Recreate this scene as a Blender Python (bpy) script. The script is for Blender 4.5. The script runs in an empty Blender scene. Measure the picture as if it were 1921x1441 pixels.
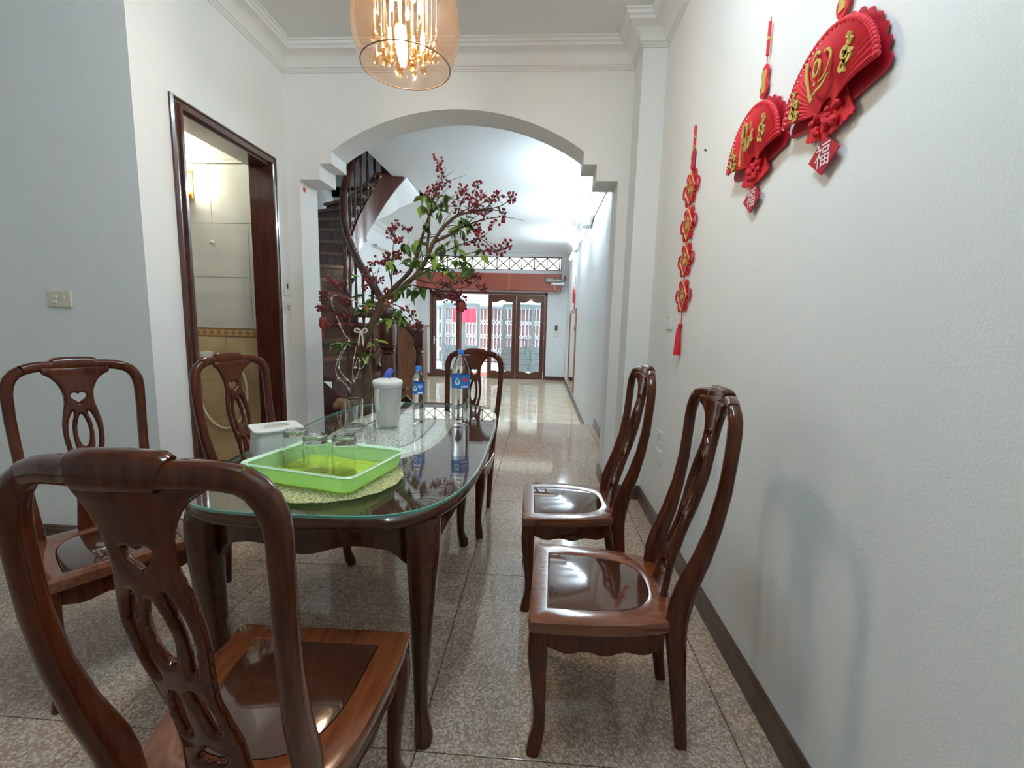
import bpy, bmesh, math, random
import numpy as np
from mathutils import Vector, Matrix

# ------------------------------------------------------------------ camera, world, exposure
scene = bpy.context.scene
COL = scene.collection
CAM_H = 1.30
FPX = 838.64
YAW, PITCH, ROLL = -0.0620365, 0.1333155, -0.0254141


def setup_camera():
    cy, sy = math.cos(YAW), math.sin(YAW)
    fwd = Vector((sy * math.cos(PITCH), cy * math.cos(PITCH), -math.sin(PITCH)))
    right = Vector((cy, -sy, 0))
    down = fwd.cross(right)
    r2 = math.cos(ROLL) * right + math.sin(ROLL) * down
    d2 = -math.sin(ROLL) * right + math.cos(ROLL) * down
    cam = bpy.data.cameras.new('camera')
    o = bpy.data.objects.new('camera', cam)
    COL.objects.link(o)
    m = Matrix.Identity(4)
    for i in range(3):
        m[i][0] = r2[i]
        m[i][1] = -d2[i]
        m[i][2] = -fwd[i]
    m[2][3] = CAM_H
    o.matrix_world = m
    cam.sensor_fit = 'HORIZONTAL'
    cam.sensor_width = 36.0
    cam.lens = FPX / 1921.0 * 36.0
    cam.clip_start = 0.02
    cam.clip_end = 200
    scene.camera = o


setup_camera()
w = bpy.data.worlds.new('sky')
scene.world = w
w.use_nodes = True
bgn = w.node_tree.nodes['Background']
bgn.inputs[0].default_value = (0.76, 0.88, 1.0, 1)
bgn.inputs[1].default_value = 2.6
vs = scene.view_settings
vs.view_transform = 'Standard'
vs.look = 'None'
vs.gamma = 1.0
vs.use_curve_mapping = False
vs.exposure = 0.93

TUBE_E = 125.0        # emission of the lit fluorescent tubes
TUBE_D = 106.0       # emission of the dining room's own tube, set separately
BULB_E = 640.0       # emission of the warm bulbs of the pendant lamp

# ------------------------------------------------------------------ materials
MATS = {}


def lk(nt, a, b):
    nt.links.new(a, b)


def mat(name, col, rough=0.5, metal=0.0, spec=0.5, coat=0.0, coat_rough=0.05, var=None, bump=None,
        trans=0.0, alpha=1.0, emit=None, sheen=0.0, coord='Object', sss=0.0):
    """var=(scale, second colour, detail, stretch xyz)   bump=(scale, strength)"""
    if name in MATS:
        return MATS[name]
    m = bpy.data.materials.new(name)
    m.use_nodes = True
    nt = m.node_tree
    b = nt.nodes['Principled BSDF']
    b.inputs['Base Color'].default_value = (*col, 1)
    b.inputs['Roughness'].default_value = rough
    b.inputs['Metallic'].default_value = metal
    b.inputs['Specular IOR Level'].default_value = spec
    b.inputs['Coat Weight'].default_value = coat
    b.inputs['Coat Roughness'].default_value = coat_rough
    b.inputs['Transmission Weight'].default_value = trans
    b.inputs['Alpha'].default_value = alpha
    if sss:
        b.inputs['Subsurface Weight'].default_value = sss
        b.inputs['Subsurface Radius'].default_value = (0.02, 0.02, 0.01)
    if emit:
        b.inputs['Emission Color'].default_value = (*emit[0], 1)
        b.inputs['Emission Strength'].default_value = emit[1]
    if var or bump:
        tc = nt.nodes.new('ShaderNodeTexCoord')
    if var:
        sc, c2, det, st = var
        mp = nt.nodes.new('ShaderNodeMapping')
        mp.inputs['Scale'].default_value = st
        nz = nt.nodes.new('ShaderNodeTexNoise')
        nz.inputs['Scale'].default_value = sc
        nz.inputs['Detail'].default_value = det
        rp = nt.nodes.new('ShaderNodeValToRGB')
        rp.color_ramp.elements[0].position = 0.32
        rp.color_ramp.elements[1].position = 0.68
        rp.color_ramp.elements[0].color = (*col, 1)
        rp.color_ramp.elements[1].color = (*c2, 1)
        lk(nt, tc.outputs[coord], mp.inputs[0])
        lk(nt, mp.outputs[0], nz.inputs['Vector'])
        lk(nt, nz.outputs['Fac'], rp.inputs[0])
        lk(nt, rp.outputs[0], b.inputs['Base Color'])
    if bump:
        nz2 = nt.nodes.new('ShaderNodeTexNoise')
        nz2.inputs['Scale'].default_value = bump[0]
        nz2.inputs['Detail'].default_value = 3
        bp = nt.nodes.new('ShaderNodeBump')
        bp.inputs['Strength'].default_value = bump[1]
        bp.inputs['Distance'].default_value = 0.01
        lk(nt, tc.outputs[coord], nz2.inputs['Vector'])
        lk(nt, nz2.outputs['Fac'], bp.inputs['Height'])
        lk(nt, bp.outputs[0], b.inputs['Normal'])
    MATS[name] = m
    return m


def thin_glass(name, tint, rough=0.01, f0=0.045, body=None, body_fac=0.0, bump=None):
    """Clear sheet: Schlick mix of transparent and glossy, optional milky body."""
    if name in MATS:
        return MATS[name]
    m = bpy.data.materials.new(name)
    m.use_nodes = True
    nt = m.node_tree
    nt.nodes.remove(nt.nodes['Principled BSDF'])
    out = nt.nodes['Material Output']
    tr = nt.nodes.new('ShaderNodeBsdfTransparent')
    tr.inputs[0].default_value = (*tint, 1)
    gl = nt.nodes.new('ShaderNodeBsdfGlossy')
    gl.inputs['Color'].default_value = (1, 1, 1, 1)
    gl.inputs['Roughness'].default_value = rough
    lw = nt.nodes.new('ShaderNodeLayerWeight')
    lw.inputs['Blend'].default_value = 0.5
    pw = nt.nodes.new('ShaderNodeMath')
    pw.operation = 'POWER'
    pw.inputs[1].default_value = 5.0
    ma = nt.nodes.new('ShaderNodeMath')
    ma.operation = 'MULTIPLY_ADD'
    ma.inputs[1].default_value = 1.0 - f0
    ma.inputs[2].default_value = f0
    ma.use_clamp = True
    mx = nt.nodes.new('ShaderNodeMixShader')
    lk(nt, lw.outputs['Facing'], pw.inputs[0])
    lk(nt, pw.outputs[0], ma.inputs[0])
    lk(nt, ma.outputs[0], mx.inputs[0])
    base = tr.outputs[0]
    if body:
        df = nt.nodes.new('ShaderNodeBsdfDiffuse')
        df.inputs[0].default_value = (*body, 1)
        tl = nt.nodes.new('ShaderNodeBsdfTranslucent')
        tl.inputs[0].default_value = (*body, 1)
        m2 = nt.nodes.new('ShaderNodeMixShader')
        m2.inputs[0].default_value = 0.5
        m3 = nt.nodes.new('ShaderNodeMixShader')
        m3.inputs[0].default_value = body_fac
        lk(nt, df.outputs[0], m2.inputs[1])
        lk(nt, tl.outputs[0], m2.inputs[2])
        lk(nt, tr.outputs[0], m3.inputs[1])
        lk(nt, m2.outputs[0], m3.inputs[2])
        base = m3.outputs[0]
    lk(nt, base, mx.inputs[1])
    lk(nt, gl.outputs[0], mx.inputs[2])
    if bump:
        tc = nt.nodes.new('ShaderNodeTexCoord')
        nz2 = nt.nodes.new('ShaderNodeTexNoise')
        nz2.inputs['Scale'].default_value = bump[0]
        bp = nt.nodes.new('ShaderNodeBump')
        bp.inputs['Strength'].default_value = bump[1]
        lk(nt, tc.outputs['Object'], nz2.inputs['Vector'])
        lk(nt, nz2.outputs['Fac'], bp.inputs['Height'])
        lk(nt, bp.outputs[0], gl.inputs['Normal'])
    lk(nt, mx.outputs[0], out.inputs[0])
    MATS[name] = m
    return m


def terrazzo(name, c1, c2, c3, rough, scale):
    m = bpy.data.materials.new(name)
    m.use_nodes = True
    nt = m.node_tree
    b = nt.nodes['Principled BSDF']
    b.inputs['Roughness'].default_value = rough
    b.inputs['Specular IOR Level'].default_value = 0.5
    tc = nt.nodes.new('ShaderNodeTexCoord')
    vo = nt.nodes.new('ShaderNodeTexVoronoi')
    vo.inputs['Scale'].default_value = scale
    rp = nt.nodes.new('ShaderNodeValToRGB')
    rp.color_ramp.interpolation = 'LINEAR'
    e = rp.color_ramp.elements
    e[0].position = 0.0
    e[0].color = (*c1, 1)
    e[1].position = 1.0
    e[1].color = (*c3, 1)
    k = e.new(0.55)
    k.color = (*c2, 1)
    sep = nt.nodes.new('ShaderNodeSeparateColor')
    nz = nt.nodes.new('ShaderNodeTexNoise')
    nz.inputs['Scale'].default_value = 1.6
    nz.inputs['Detail'].default_value = 4
    mxc = nt.nodes.new('ShaderNodeMix')
    mxc.data_type = 'RGBA'
    mxc.blend_type = 'MULTIPLY'
    mxc.inputs['Factor'].default_value = 0.55
    rp2 = nt.nodes.new('ShaderNodeValToRGB')
    rp2.color_ramp.elements[0].position = 0.3
    rp2.color_ramp.elements[0].color = (0.72, 0.66, 0.62, 1)
    rp2.color_ramp.elements[1].position = 0.7
    rp2.color_ramp.elements[1].color = (1, 1, 1, 1)
    lk(nt, tc.outputs['Object'], vo.inputs['Vector'])
    lk(nt, vo.outputs['Color'], sep.inputs[0])
    lk(nt, sep.outputs[0], rp.inputs[0])
    lk(nt, tc.outputs['Object'], nz.inputs['Vector'])
    lk(nt, nz.outputs['Fac'], rp2.inputs[0])
    lk(nt, rp.outputs[0], mxc.inputs['A'])
    lk(nt, rp2.outputs[0], mxc.inputs['B'])
    lk(nt, mxc.outputs['Result'], b.inputs['Base Color'])
    MATS[name] = m
    return m


def emission(name, col, strength):
    m = bpy.data.materials.new(name)
    m.use_nodes = True
    nt = m.node_tree
    nt.nodes.remove(nt.nodes['Principled BSDF'])
    e = nt.nodes.new('ShaderNodeEmission')
    e.inputs[0].default_value = (*col, 1)
    e.inputs[1].default_value = strength
    lk(nt, e.outputs[0], nt.nodes['Material Output'].inputs[0])
    MATS[name] = m
    return m


WALL = mat('wall_paint', (0.845, 0.868, 0.868), 0.75, spec=0.25, bump=(170, 0.15))
WALLB = mat('wall_paint_front_room', (0.84, 0.86, 0.87), 0.7, spec=0.3, bump=(120, 0.1))
CEIL = mat('ceiling_paint', (0.78, 0.80, 0.80), 0.85, spec=0.2, bump=(90, 0.12))
PLASTER = mat('plaster_moulding', (0.80, 0.815, 0.81), 0.6, spec=0.3, bump=(200, 0.06))
WOOD = mat('polished_rosewood', (0.048, 0.0085, 0.003), 0.15, spec=0.25, coat=0.3, coat_rough=0.04,
           var=(9, (0.095, 0.0195, 0.0062), 4, (7, 7, 0.7)))
WOODR = mat('polished_red_wood', (0.115, 0.027, 0.009), 0.16, spec=0.5, coat=0.7, coat_rough=0.05,
            var=(7, (0.20, 0.055, 0.019), 4, (8, 0.8, 8)))
WOODP = mat('seat_panel_wood', (0.050, 0.015, 0.008), 0.10, spec=0.8, coat=1.0, coat_rough=0.03,
            var=(6, (0.080, 0.026, 0.013), 3, (8, 0.7, 8)))
WOODT = mat('table_wood', (0.045, 0.011, 0.005), 0.2, spec=0.3, coat=0.35, coat_rough=0.06,
            var=(8, (0.072, 0.020, 0.009), 4, (6, 0.8, 6)))
WOODD = mat('dark_stair_wood', (0.060, 0.018, 0.011), 0.2, spec=0.5, coat=0.7, coat_rough=0.06,
            var=(7, (0.115, 0.037, 0.021), 4, (5, 5, 0.8)))
WOODF = mat('door_frame_wood', (0.05, 0.014, 0.011), 0.22, spec=0.5, coat=0.7, coat_rough=0.08,
            var=(8, (0.095, 0.028, 0.018), 3, (6, 6, 0.6)))
WOODB = mat('front_door_wood', (0.085, 0.026, 0.014), 0.3, spec=0.5, coat=0.3,
            var=(6, (0.13, 0.045, 0.024), 3, (6, 6, 0.6)))
BOARD = mat('red_brown_board', (0.30, 0.07, 0.045), 0.4, spec=0.4, var=(8, (0.36, 0.095, 0.06), 3, (8, 8, 1)))
BASE = mat('baseboard_stone', (0.07, 0.035, 0.025), 0.3, spec=0.5, var=(14, (0.12, 0.065, 0.045), 4, (1, 1, 1)))
TERR = terrazzo('terrazzo', (0.32, 0.225, 0.165), (0.50, 0.37, 0.285), (0.74, 0.62, 0.51), 0.08, 150)
BEIGE = mat('beige_marble_tile', (0.60, 0.46, 0.30), 0.07, spec=0.6, var=(3.2, (0.75, 0.63, 0.46), 6, (1, 1, 1)))
JOINT = mat('floor_joint', (0.16, 0.12, 0.09), 0.8)
WHITEP = mat('white_plastic', (0.80, 0.80, 0.78), 0.35)
CREAMP = mat('cream_plastic', (0.74, 0.70, 0.58), 0.4)
DARKP = mat('dark_plastic', (0.03, 0.03, 0.03), 0.4)
GREYM = mat('grey_metal', (0.35, 0.36, 0.36), 0.35, metal=0.8)
BRASS = mat('brass', (0.85, 0.55, 0.20), 0.2, metal=1.0)
TUBE = emission('lit_fluorescent_tube', (0.74, 0.90, 1.0), TUBE_E)
TUBE2 = emission('lit_dining_tube', (0.70, 0.90, 1.0), TUBE_D)
TUBEOFF = mat('unlit_tube', (0.82, 0.84, 0.84), 0.2)
BULB = emission('lit_warm_bulb', (1.0, 0.85, 0.66), BULB_E)
GLASS = mat('clear_drinking_glass', (0.97, 0.99, 0.98), 0.0, trans=1.0)
PANE = thin_glass('door_pane_glass', (0.90, 0.93, 0.93), 0.02, 0.05)
TOPGL = thin_glass('green_tinted_table_glass', (0.972, 0.992, 0.984), 0.008, 0.05)
PET = mat('clear_bottle_plastic', (0.96, 0.985, 1.0), 0.02, trans=1.0)
PET.node_tree.nodes['Principled BSDF'].inputs['IOR'].default_value = 1.30
SMOKE = thin_glass('smoked_amber_glass', (0.74, 0.64, 0.55), 0.015, 0.10, (0.72, 0.46, 0.28), 0.028)
CRYST = thin_glass('crystal_drop_glass', (0.96, 0.84, 0.66), 0.02, 0.05)
MIRROR = mat('mirror_glass', (0.9, 0.92, 0.92), 0.02, metal=1.0)

# ------------------------------------------------------------------ object helpers


def link(o, parent=None, label=None, cat=None, group=None, kind=None):
    COL.objects.link(o)
    if parent is not None:
        o.parent = parent
    if label:
        o['label'] = label
    if cat:
        o['category'] = cat
    if group:
        o['group'] = group
    if kind:
        o['kind'] = kind
    return o


def thing(name, label, cat, loc=(0, 0, 0), rz=0.0, group=None):
    o = bpy.data.objects.new(name, None)
    o.empty_display_size = 0.05
    o.location = loc
    o.rotation_euler = (0, 0, rz)
    return link(o, None, label, cat, group)


def mesh_obj(name, verts, faces, m, parent=None, smooth=False, loc=None, **kw):
    me = bpy.data.meshes.new(name)
    me.from_pydata([tuple(v) for v in verts], [], faces)
    me.validate()
    bm = bmesh.new()
    bm.from_mesh(me)
    bmesh.ops.recalc_face_normals(bm, faces=bm.faces)
    bm.to_mesh(me)
    bm.free()
    me.materials.append(m)
    if smooth:
        me.polygons.foreach_set('use_smooth', [True] * len(me.polygons))
        try:
            me.set_sharp_from_angle(angle=math.radians(40))
        except Exception:
            pass
    o = bpy.data.objects.new(name, me)
    if loc is not None:
        o.location = loc
    return link(o, parent, **kw)


class MB:
    """collects simple shapes into one mesh"""

    def __init__(self):
        self.v = []
        self.f = []

    def add(self, v, f):
        n = len(self.v)
        self.v += [tuple(p) for p in v]
        self.f += [[i + n for i in q] for q in f]
        return self

    def box(self, x0, x1, y0, y1, z0, z1, mtx=None):
        v = [Vector((x, y, z)) for x in (x0, x1) for y in (y0, y1) for z in (z0, z1)]
        if mtx is not None:
            v = [mtx @ p for p in v]
        return self.add(v, [(0, 1, 3, 2), (4, 6, 7, 5), (0, 4, 5, 1), (2, 3, 7, 6), (0, 2, 6, 4), (1, 5, 7, 3)])

    def bbox(self, x0, x1, y0, y1, z0, z1, b=0.004):
        """box with chamfered edges"""
        xs, ys, zs = (x0, x1), (y0, y1), (z0, z1)
        bm = bmesh.new()
        bmesh.ops.create_cube(bm, size=1)
        for q in bm.verts:
            q.co = Vector(((x0 + x1) / 2 + q.co.x * (x1 - x0), (y0 + y1) / 2 + q.co.y * (y1 - y0),
                           (z0 + z1) / 2 + q.co.z * (z1 - z0)))
        bmesh.ops.bevel(bm, geom=bm.edges[:], offset=b, segments=2, affect='EDGES', profile=0.5)
        return self.bm(bm)

    def bm(self, bm):
        bm.verts.ensure_lookup_table()
        v = [q.co.copy() for q in bm.verts]
        f = [[q.index for q in fc.verts] for fc in bm.faces]
        bm.verts.index_update()
        f = [[q.index for q in fc.verts] for fc in bm.faces]
        bm.free()
        return self.add(v, f)

    def tube(self, pts, rad, n=8, cap=True):
        v, f = tube_geo(pts, rad, n, cap)
        return self.add(v, f)

    def lathe(self, prof, n=24, loc=(0, 0, 0), mtx=None):
        v, f = lathe_geo(prof, n)
        L = Vector(loc)
        if mtx is not None:
            v = [mtx @ Vector(p) for p in v]
        return self.add([Vector(p) + L for p in v], f)

    def sphere(self, c, r, n=8, m=6, sz=1.0):
        prof = [(r * math.sin(math.pi * i / m), -r * sz * math.cos(math.pi * i / m)) for i in range(m + 1)]
        return self.lathe(prof, n, c)

    def prism(self, outline, z0, z1, holes=()):
        v, f = prism_geo(outline, z0, z1, holes)
        return self.add(v, f)

    def build(self, name, m, parent=None, smooth=False, **kw):
        return mesh_obj(name, self.v, self.f, m, parent, smooth, **kw)


def tube_geo(pts, rad, n=8, cap=True, ref=None):
    pts = [Vector(p) for p in pts]
    N = len(pts)
    if not hasattr(rad, '__len__'):
        rad = [rad] * N
    v, f = [], []
    up = None
    for i, p in enumerate(pts):
        t = (pts[min(i + 1, N - 1)] - pts[max(i - 1, 0)])
        if t.length < 1e-9:
            t = Vector((0, 0, 1))
        t.normalize()
        if up is None:
            up = Vector((0, 0, 1)) if abs(t.z) < 0.9 else Vector((1, 0, 0))
        a = t.cross(up)
        if a.length < 1e-6:
            a = t.orthogonal()
        a.normalize()
        b = a.cross(t).normalized()
        up = b
        for k in range(n):
            th = 2 * math.pi * k / n
            v.append(p + rad[i] * (math.cos(th) * a + math.sin(th) * b))
    for i in range(N - 1):
        for k in range(n):
            k2 = (k + 1) % n
            f.append([i * n + k, i * n + k2, (i + 1) * n + k2, (i + 1) * n + k])
    if cap:
        f.append([k for k in range(n)][::-1])
        f.append([(N - 1) * n + k for k in range(n)])
    return v, f


def lathe_geo(prof, n=24):
    v, f = [], []
    rings = []
    for r, z in prof:
        if r < 1e-6:
            rings.append([len(v)])
            v.append((0, 0, z))
        else:
            rings.append(list(range(len(v), len(v) + n)))
            for k in range(n):
                th = 2 * math.pi * k / n
                v.append((r * math.cos(th), r * math.sin(th), z))
    for a, b in zip(rings, rings[1:]):
        for k in range(n):
            k2 = (k + 1) % n
            if len(a) == 1 and len(b) == 1:
                continue
            if len(a) == 1:
                f.append([a[0], b[k], b[k2]])
            elif len(b) == 1:
                f.append([a[k], a[k2], b[0]])
            else:
                f.append([a[k], a[k2], b[k2], b[k]])
    return v, f


def prism_geo(outline, z0, z1, holes=()):
    """extruded plan polygon (x,y) with holes"""
    bm = bmesh.new()
    loops = [list(outline)] + [list(h) for h in holes]
    edges = []
    for lp in loops:
        vs_ = [bm.verts.new((p[0], p[1], z0)) for p in lp]
        for i in range(len(vs_)):
            edges.append(bm.edges.new((vs_[i], vs_[(i + 1) % len(vs_)])))
    if len(loops) == 1:
        bm.faces.new([e for e in bm.verts])
    else:
        bmesh.ops.triangle_fill(bm, use_beauty=True, use_dissolve=False, edges=edges)
    r = bmesh.ops.extrude_face_region(bm, geom=bm.faces[:])
    for g in r['geom']:
        if isinstance(g, bmesh.types.BMVert):
            g.co.z = z1
    bmesh.ops.recalc_face_normals(bm, faces=bm.faces)
    bm.verts.index_update()
    v = [q.co.copy() for q in bm.verts]
    f = [[q.index for q in fc.verts] for fc in bm.faces]
    bm.free()
    return v, f


def xz_prism(outline, y0, y1, holes=()):
    """outline in (x,z), extruded along y"""
    v, f = prism_geo(outline, y0, y1, holes)
    return [Vector((p.x, p.z, p.y)) for p in v], f


def yz_prism(outline, x0, x1, holes=()):
    """outline in (y,z), extruded along x"""
    v, f = prism_geo(outline, x0, x1, holes)
    return [Vector((p.z, p.x, p.y)) for p in v], f


def bevel_obj(o, width, seg=2, angle=40):
    me = o.data
    bm = bmesh.new()
    bm.from_mesh(me)
    ed = [e for e in bm.edges if len(e.link_faces) == 2 and e.calc_face_angle(0) > math.radians(angle)]
    bmesh.ops.bevel(bm, geom=ed, offset=width, segments=seg, affect='EDGES', profile=0.5, clamp_overlap=True)
    bm.to_mesh(me)
    bm.free()
    me.polygons.foreach_set('use_smooth', [True] * len(me.polygons))
    try:
        me.set_sharp_from_angle(angle=math.radians(35))
    except Exception:
        pass


def catmull(pts, sub=6, closed=False):
    P = [np.array(p, float) for p in pts]
    n = len(P)
    out = []
    rng = range(n) if closed else range(n - 1)
    for i in rng:
        if closed:
            p0, p1, p2, p3 = P[(i - 1) % n], P[i], P[(i + 1) % n], P[(i + 2) % n]
        else:
            p1, p2 = P[i], P[i + 1]
            p0 = P[i - 1] if i > 0 else 2 * p1 - p2
            p3 = P[i + 2] if i + 2 < n else 2 * p2 - p1
        for k in range(sub):
            t = k / sub
            out.append(tuple(float(c_) for c_ in 0.5 * ((2 * p1) + (-p0 + p2) * t + (2 * p0 - 5 * p1 + 4 * p2 - p3) * t * t
                                    + (-p0 + 3 * p1 - 3 * p2 + p3) * t ** 3)))
    if not closed:
        out.append(tuple(float(c_) for c_ in P[-1]))
    return out


def sweep_section(path, sizes, depth=Vector((0, 1, 0)), n=14, power=2.6, cap=True):
    """rounded section swept on a path; sizes=(half in plane, half in depth) per point"""
    pts = [Vector(p) for p in path]
    N = len(pts)
    v, f = [], []
    for i, p in enumerate(pts):
        t = (pts[min(i + 1, N - 1)] - pts[max(i - 1, 0)]).normalized()
        a = t.cross(depth)
        if a.length < 1e-6:
            a = t.orthogonal()
        a.normalize()
        b = a.cross(t).normalized()
        sa, sb = sizes[i]
        for k in range(n):
            th = 2 * math.pi * k / n
            c, s = math.cos(th), math.sin(th)
            ca = math.copysign(abs(c) ** (2 / power), c)
            cb = math.copysign(abs(s) ** (2 / power), s)
            v.append(p + sa * ca * a + sb * cb * b)
    for i in range(N - 1):
        for k in range(n):
            k2 = (k + 1) % n
            f.append([i * n + k, i * n + k2, (i + 1) * n + k2, (i + 1) * n + k])
    if cap:
        f.append(list(range(n))[::-1])
        f.append([(N - 1) * n + k for k in range(n)])
    return v, f


def interp(x, xs, ys):
    return float(np.interp(x, xs, ys))


def copy_tree(o, parent=None):
    c = o.copy()
    COL.objects.link(c)
    c.parent = parent
    for ch in list(o.children):
        copy_tree(ch, c)
    return c


def profile_run(path, prof, closed_profile=True):
    """profile (out, z) swept along plan path [(x,y)] with mitred corners; 'out' points to the left-hand normal"""
    P = [Vector((p[0], p[1])) for p in path]
    N = len(P)
    rings = []
    for i in range(N):
        if i == 0:
            d = (P[1] - P[0]).normalized()
            nrm = Vector((-d.y, d.x))
            sc = 1
        elif i == N - 1:
            d = (P[-1] - P[-2]).normalized()
            nrm = Vector((-d.y, d.x))
            sc = 1
        else:
            d1 = (P[i] - P[i - 1]).normalized()
            d2 = (P[i + 1] - P[i]).normalized()
            n1 = Vector((-d1.y, d1.x))
            n2 = Vector((-d2.y, d2.x))
            nrm = (n1 + n2).normalized()
            sc = 1 / max(0.2, nrm.dot(n1))
        rings.append([Vector((P[i].x + nrm.x * o * sc, P[i].y + nrm.y * o * sc, z)) for o, z in prof])
    k = len(prof)
    v = [q for r in rings for q in r]
    f = []
    for i in range(N - 1):
        for j in range(k):
            j2 = (j + 1) % k
            f.append([i * k + j, i * k + j2, (i + 1) * k + j2, (i + 1) * k + j])
    f.append(list(range(k))[::-1])
    f.append([(N - 1) * k + j for j in range(k)])
    return v, f

# ------------------------------------------------------------------ the setting
XR, XL = 0.785, -3.70          # side walls of the dining room
XB = 0.73                      # right wall of the front room
YA0, YA1 = 3.60, 3.88          # arch wall
YP = 2.24                      # face of the grey partition
XBW = -2.05                    # face of the bathroom wall
YEND = 13.40                   # street wall
YBACK = -1.70
ZC, ZC2 = 3.33, 3.42           # ceilings
ZF = -0.34                     # front room floor
STEP_Y = 5.88


def struct(o):
    o['kind'] = 'structure'
    return o


# --- floors: joint bed + slabs
fl = struct(MB().box(XL - 0.15, XR + 0.15, YBACK - 0.15, STEP_Y, -0.60, -0.014).build('floor', JOINT))
PX, PY = 1.0, 0.99
slabs = {}


def slab_mesh(wx, wy, m, bev=0.0025, th=0.03):
    key = (round(wx, 3), round(wy, 3), m.name)
    if key in slabs:
        return slabs[key]
    o = MB().bbox(-wx / 2, wx / 2, -wy / 2, wy / 2, -th, 0, bev).build('floor_slab_master', m)
    me = o.data
    bpy.data.objects.remove(o)
    slabs[key] = me
    return me


def lay(parent, name, xs, ys, z, m, gap, bev):
    for x0, x1 in zip(xs, xs[1:]):
        for y0, y1 in zip(ys, ys[1:]):
            o = bpy.data.objects.new(name, slab_mesh(x1 - x0 - gap, y1 - y0 - gap, m, bev))
            o.location = ((x0 + x1) / 2, (y0 + y1) / 2, z)
            link(o, parent)


def cuts(lo, hi, first, pitch):
    c = [lo]
    k = math.ceil((lo - first) / pitch + 1e-6)
    while first + k * pitch < hi - 1e-4:
        if first + k * pitch - c[-1] > 0.08:
            c.append(first + k * pitch)
        k += 1
    c.append(hi)
    return c


lay(fl, 'terrazzo_slab', cuts(XL, XR, -0.34, 1.0), cuts(YBACK, STEP_Y, 1.185, 0.99), 0.0, TERR, 0.0035, 0.0012)
st = struct(MB().box(XL, XB, STEP_Y, STEP_Y + 0.28, -0.60, -0.17).build('floor', TERR))
fb = struct(MB().box(XL - 0.15, XB + 0.15, STEP_Y + 0.0, YEND + 0.2, -0.75, ZF - 0.014).build('floor', JOINT))
lay(fb, 'floor_tile', cuts(XL, XB, XB, 0.6), cuts(STEP_Y + 0.28, YEND + 0.15, STEP_Y + 0.28, 0.6), ZF, BEIGE, 0.002, 0.0008)

# --- walls of the dining room
struct(MB().box(XR, XR + 0.15, YBACK - 0.15, YA0, -0.05, ZC + 0.3).build('wall_right', WALL))
struct(MB().box(XL - 0.15, XR + 0.15, YBACK - 0.15, YBACK, -0.05, ZC + 0.3).build('wall_rear', WALL))
struct(MB().box(XL - 0.15, XL, YBACK, YEND, -0.75, 5.6).build('wall_left', WALLB))
struct(MB().box(0.622, XR, 3.33, YA0, 0, ZC).build('wall_pillar', WALL))
struct(MB().box(XL, XBW - 0.15, YP, YP + 0.12, 0, ZC).build('wall_partition', WALL))

DY0, DY1, DZ = 2.50, 3.40, 2.45
wb = MB().box(XBW - 0.15, XBW, YP, DY0, 0, ZC).box(XBW - 0.15, XBW, DY1, YA0, 0, ZC)
wb.box(XBW - 0.15, XBW, DY0, DY1, DZ, ZC)
struct(wb.build('wall_bathroom', WALL))

# arch wall
CX = -0.7025
arch = [(CX - 1.245, 0), (CX - 1.245, 2.392), (CX - 1.08, 2.392), (CX - 1.08, 2.512), (CX - 0.985, 2.512), (CX - 0.985, 2.60)]
rise, hc = 0.304, 0.985
RR = (hc * hc + rise * rise) / (2 * rise)
a0 = math.asin(hc / RR)
for i in range(1, 40):
    a = -a0 + 2 * a0 * i / 40
    arch.append((CX + RR * math.sin(a), 2.60 + rise - RR * (1 - math.cos(a))))
arch += [(CX + 0.98, 2.60), (CX + 0.98, 2.512), (CX + 1.08, 2.512), (CX + 1.08, 2.392), (CX + 1.245, 2.392), (CX + 1.245, 0)]
outl = [(XL, 0)] + arch + [(XR + 0.15, 0), (XR + 0.15, ZC2 + 0.2), (XL, ZC2 + 0.2)]
v, f = xz_prism(outl, YA0, YA1)
struct(mesh_obj('wall_arch', v, f, WALL))

# ceilings
struct(MB().box(XL, XR, YBACK, YA0, ZC, ZC + 0.12).build('ceiling', CEIL))
hole = [(-2.27, 4.05), (-2.27, 6.86), (-2.05, 6.93), (-2.05, 7.85), (XL + 0.02, 7.85), (XL + 0.02, 4.05)]
v, f = prism_geo([(XL, YA1), (XB + 0.15, YA1), (XB + 0.15, YEND), (XL, YEND)], ZC2, ZC2 + 0.14, [hole])
struct(mesh_obj('ceiling', v, f, mat('front_ceiling_paint', (0.85, 0.88, 0.90), 0.7, spec=0.3)))
# stairwell shaft above the hole
sh = MB()
sh.box(-2.27, -2.17, 4.0, 7.9, ZC2 + 0.14, 5.6).box(XL, -2.0, 7.85, 7.95, ZC2, 5.6).box(XL, -2.0, 3.95, 4.05, ZC2 + 0.14, 5.6)
sh.box(XL - 0.1, -2.0, 3.9, 8.0, 5.6, 5.7)
struct(sh.build('wall_stairwell', WALLB))

# --- front room walls
struct(MB().box(XB, XB + 0.2, YA1, YEND, -0.75, ZC2 + 0.2).build('wall_front_right', WALLB))
far = [(XL - 0.15, -0.75), (XB + 0.2, -0.75), (XB + 0.2, ZC2 + 0.2), (XL - 0.15, ZC2 + 0.2)]
FDX0, FDX1, FDZ = -3.34, 0.13, 2.21
h1 = [(FDX0, ZF), (FDX1, ZF), (FDX1, FDZ), (FDX0, FDZ)]
h2 = [(-3.60, 2.87), (0.53, 2.87), (0.53, 3.25), (-3.60, 3.25)]
v, f = xz_prism(far, YEND, YEND + 0.15, [h1, h2])
struct(mesh_obj('wall_street', v, f, WALLB))

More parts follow.
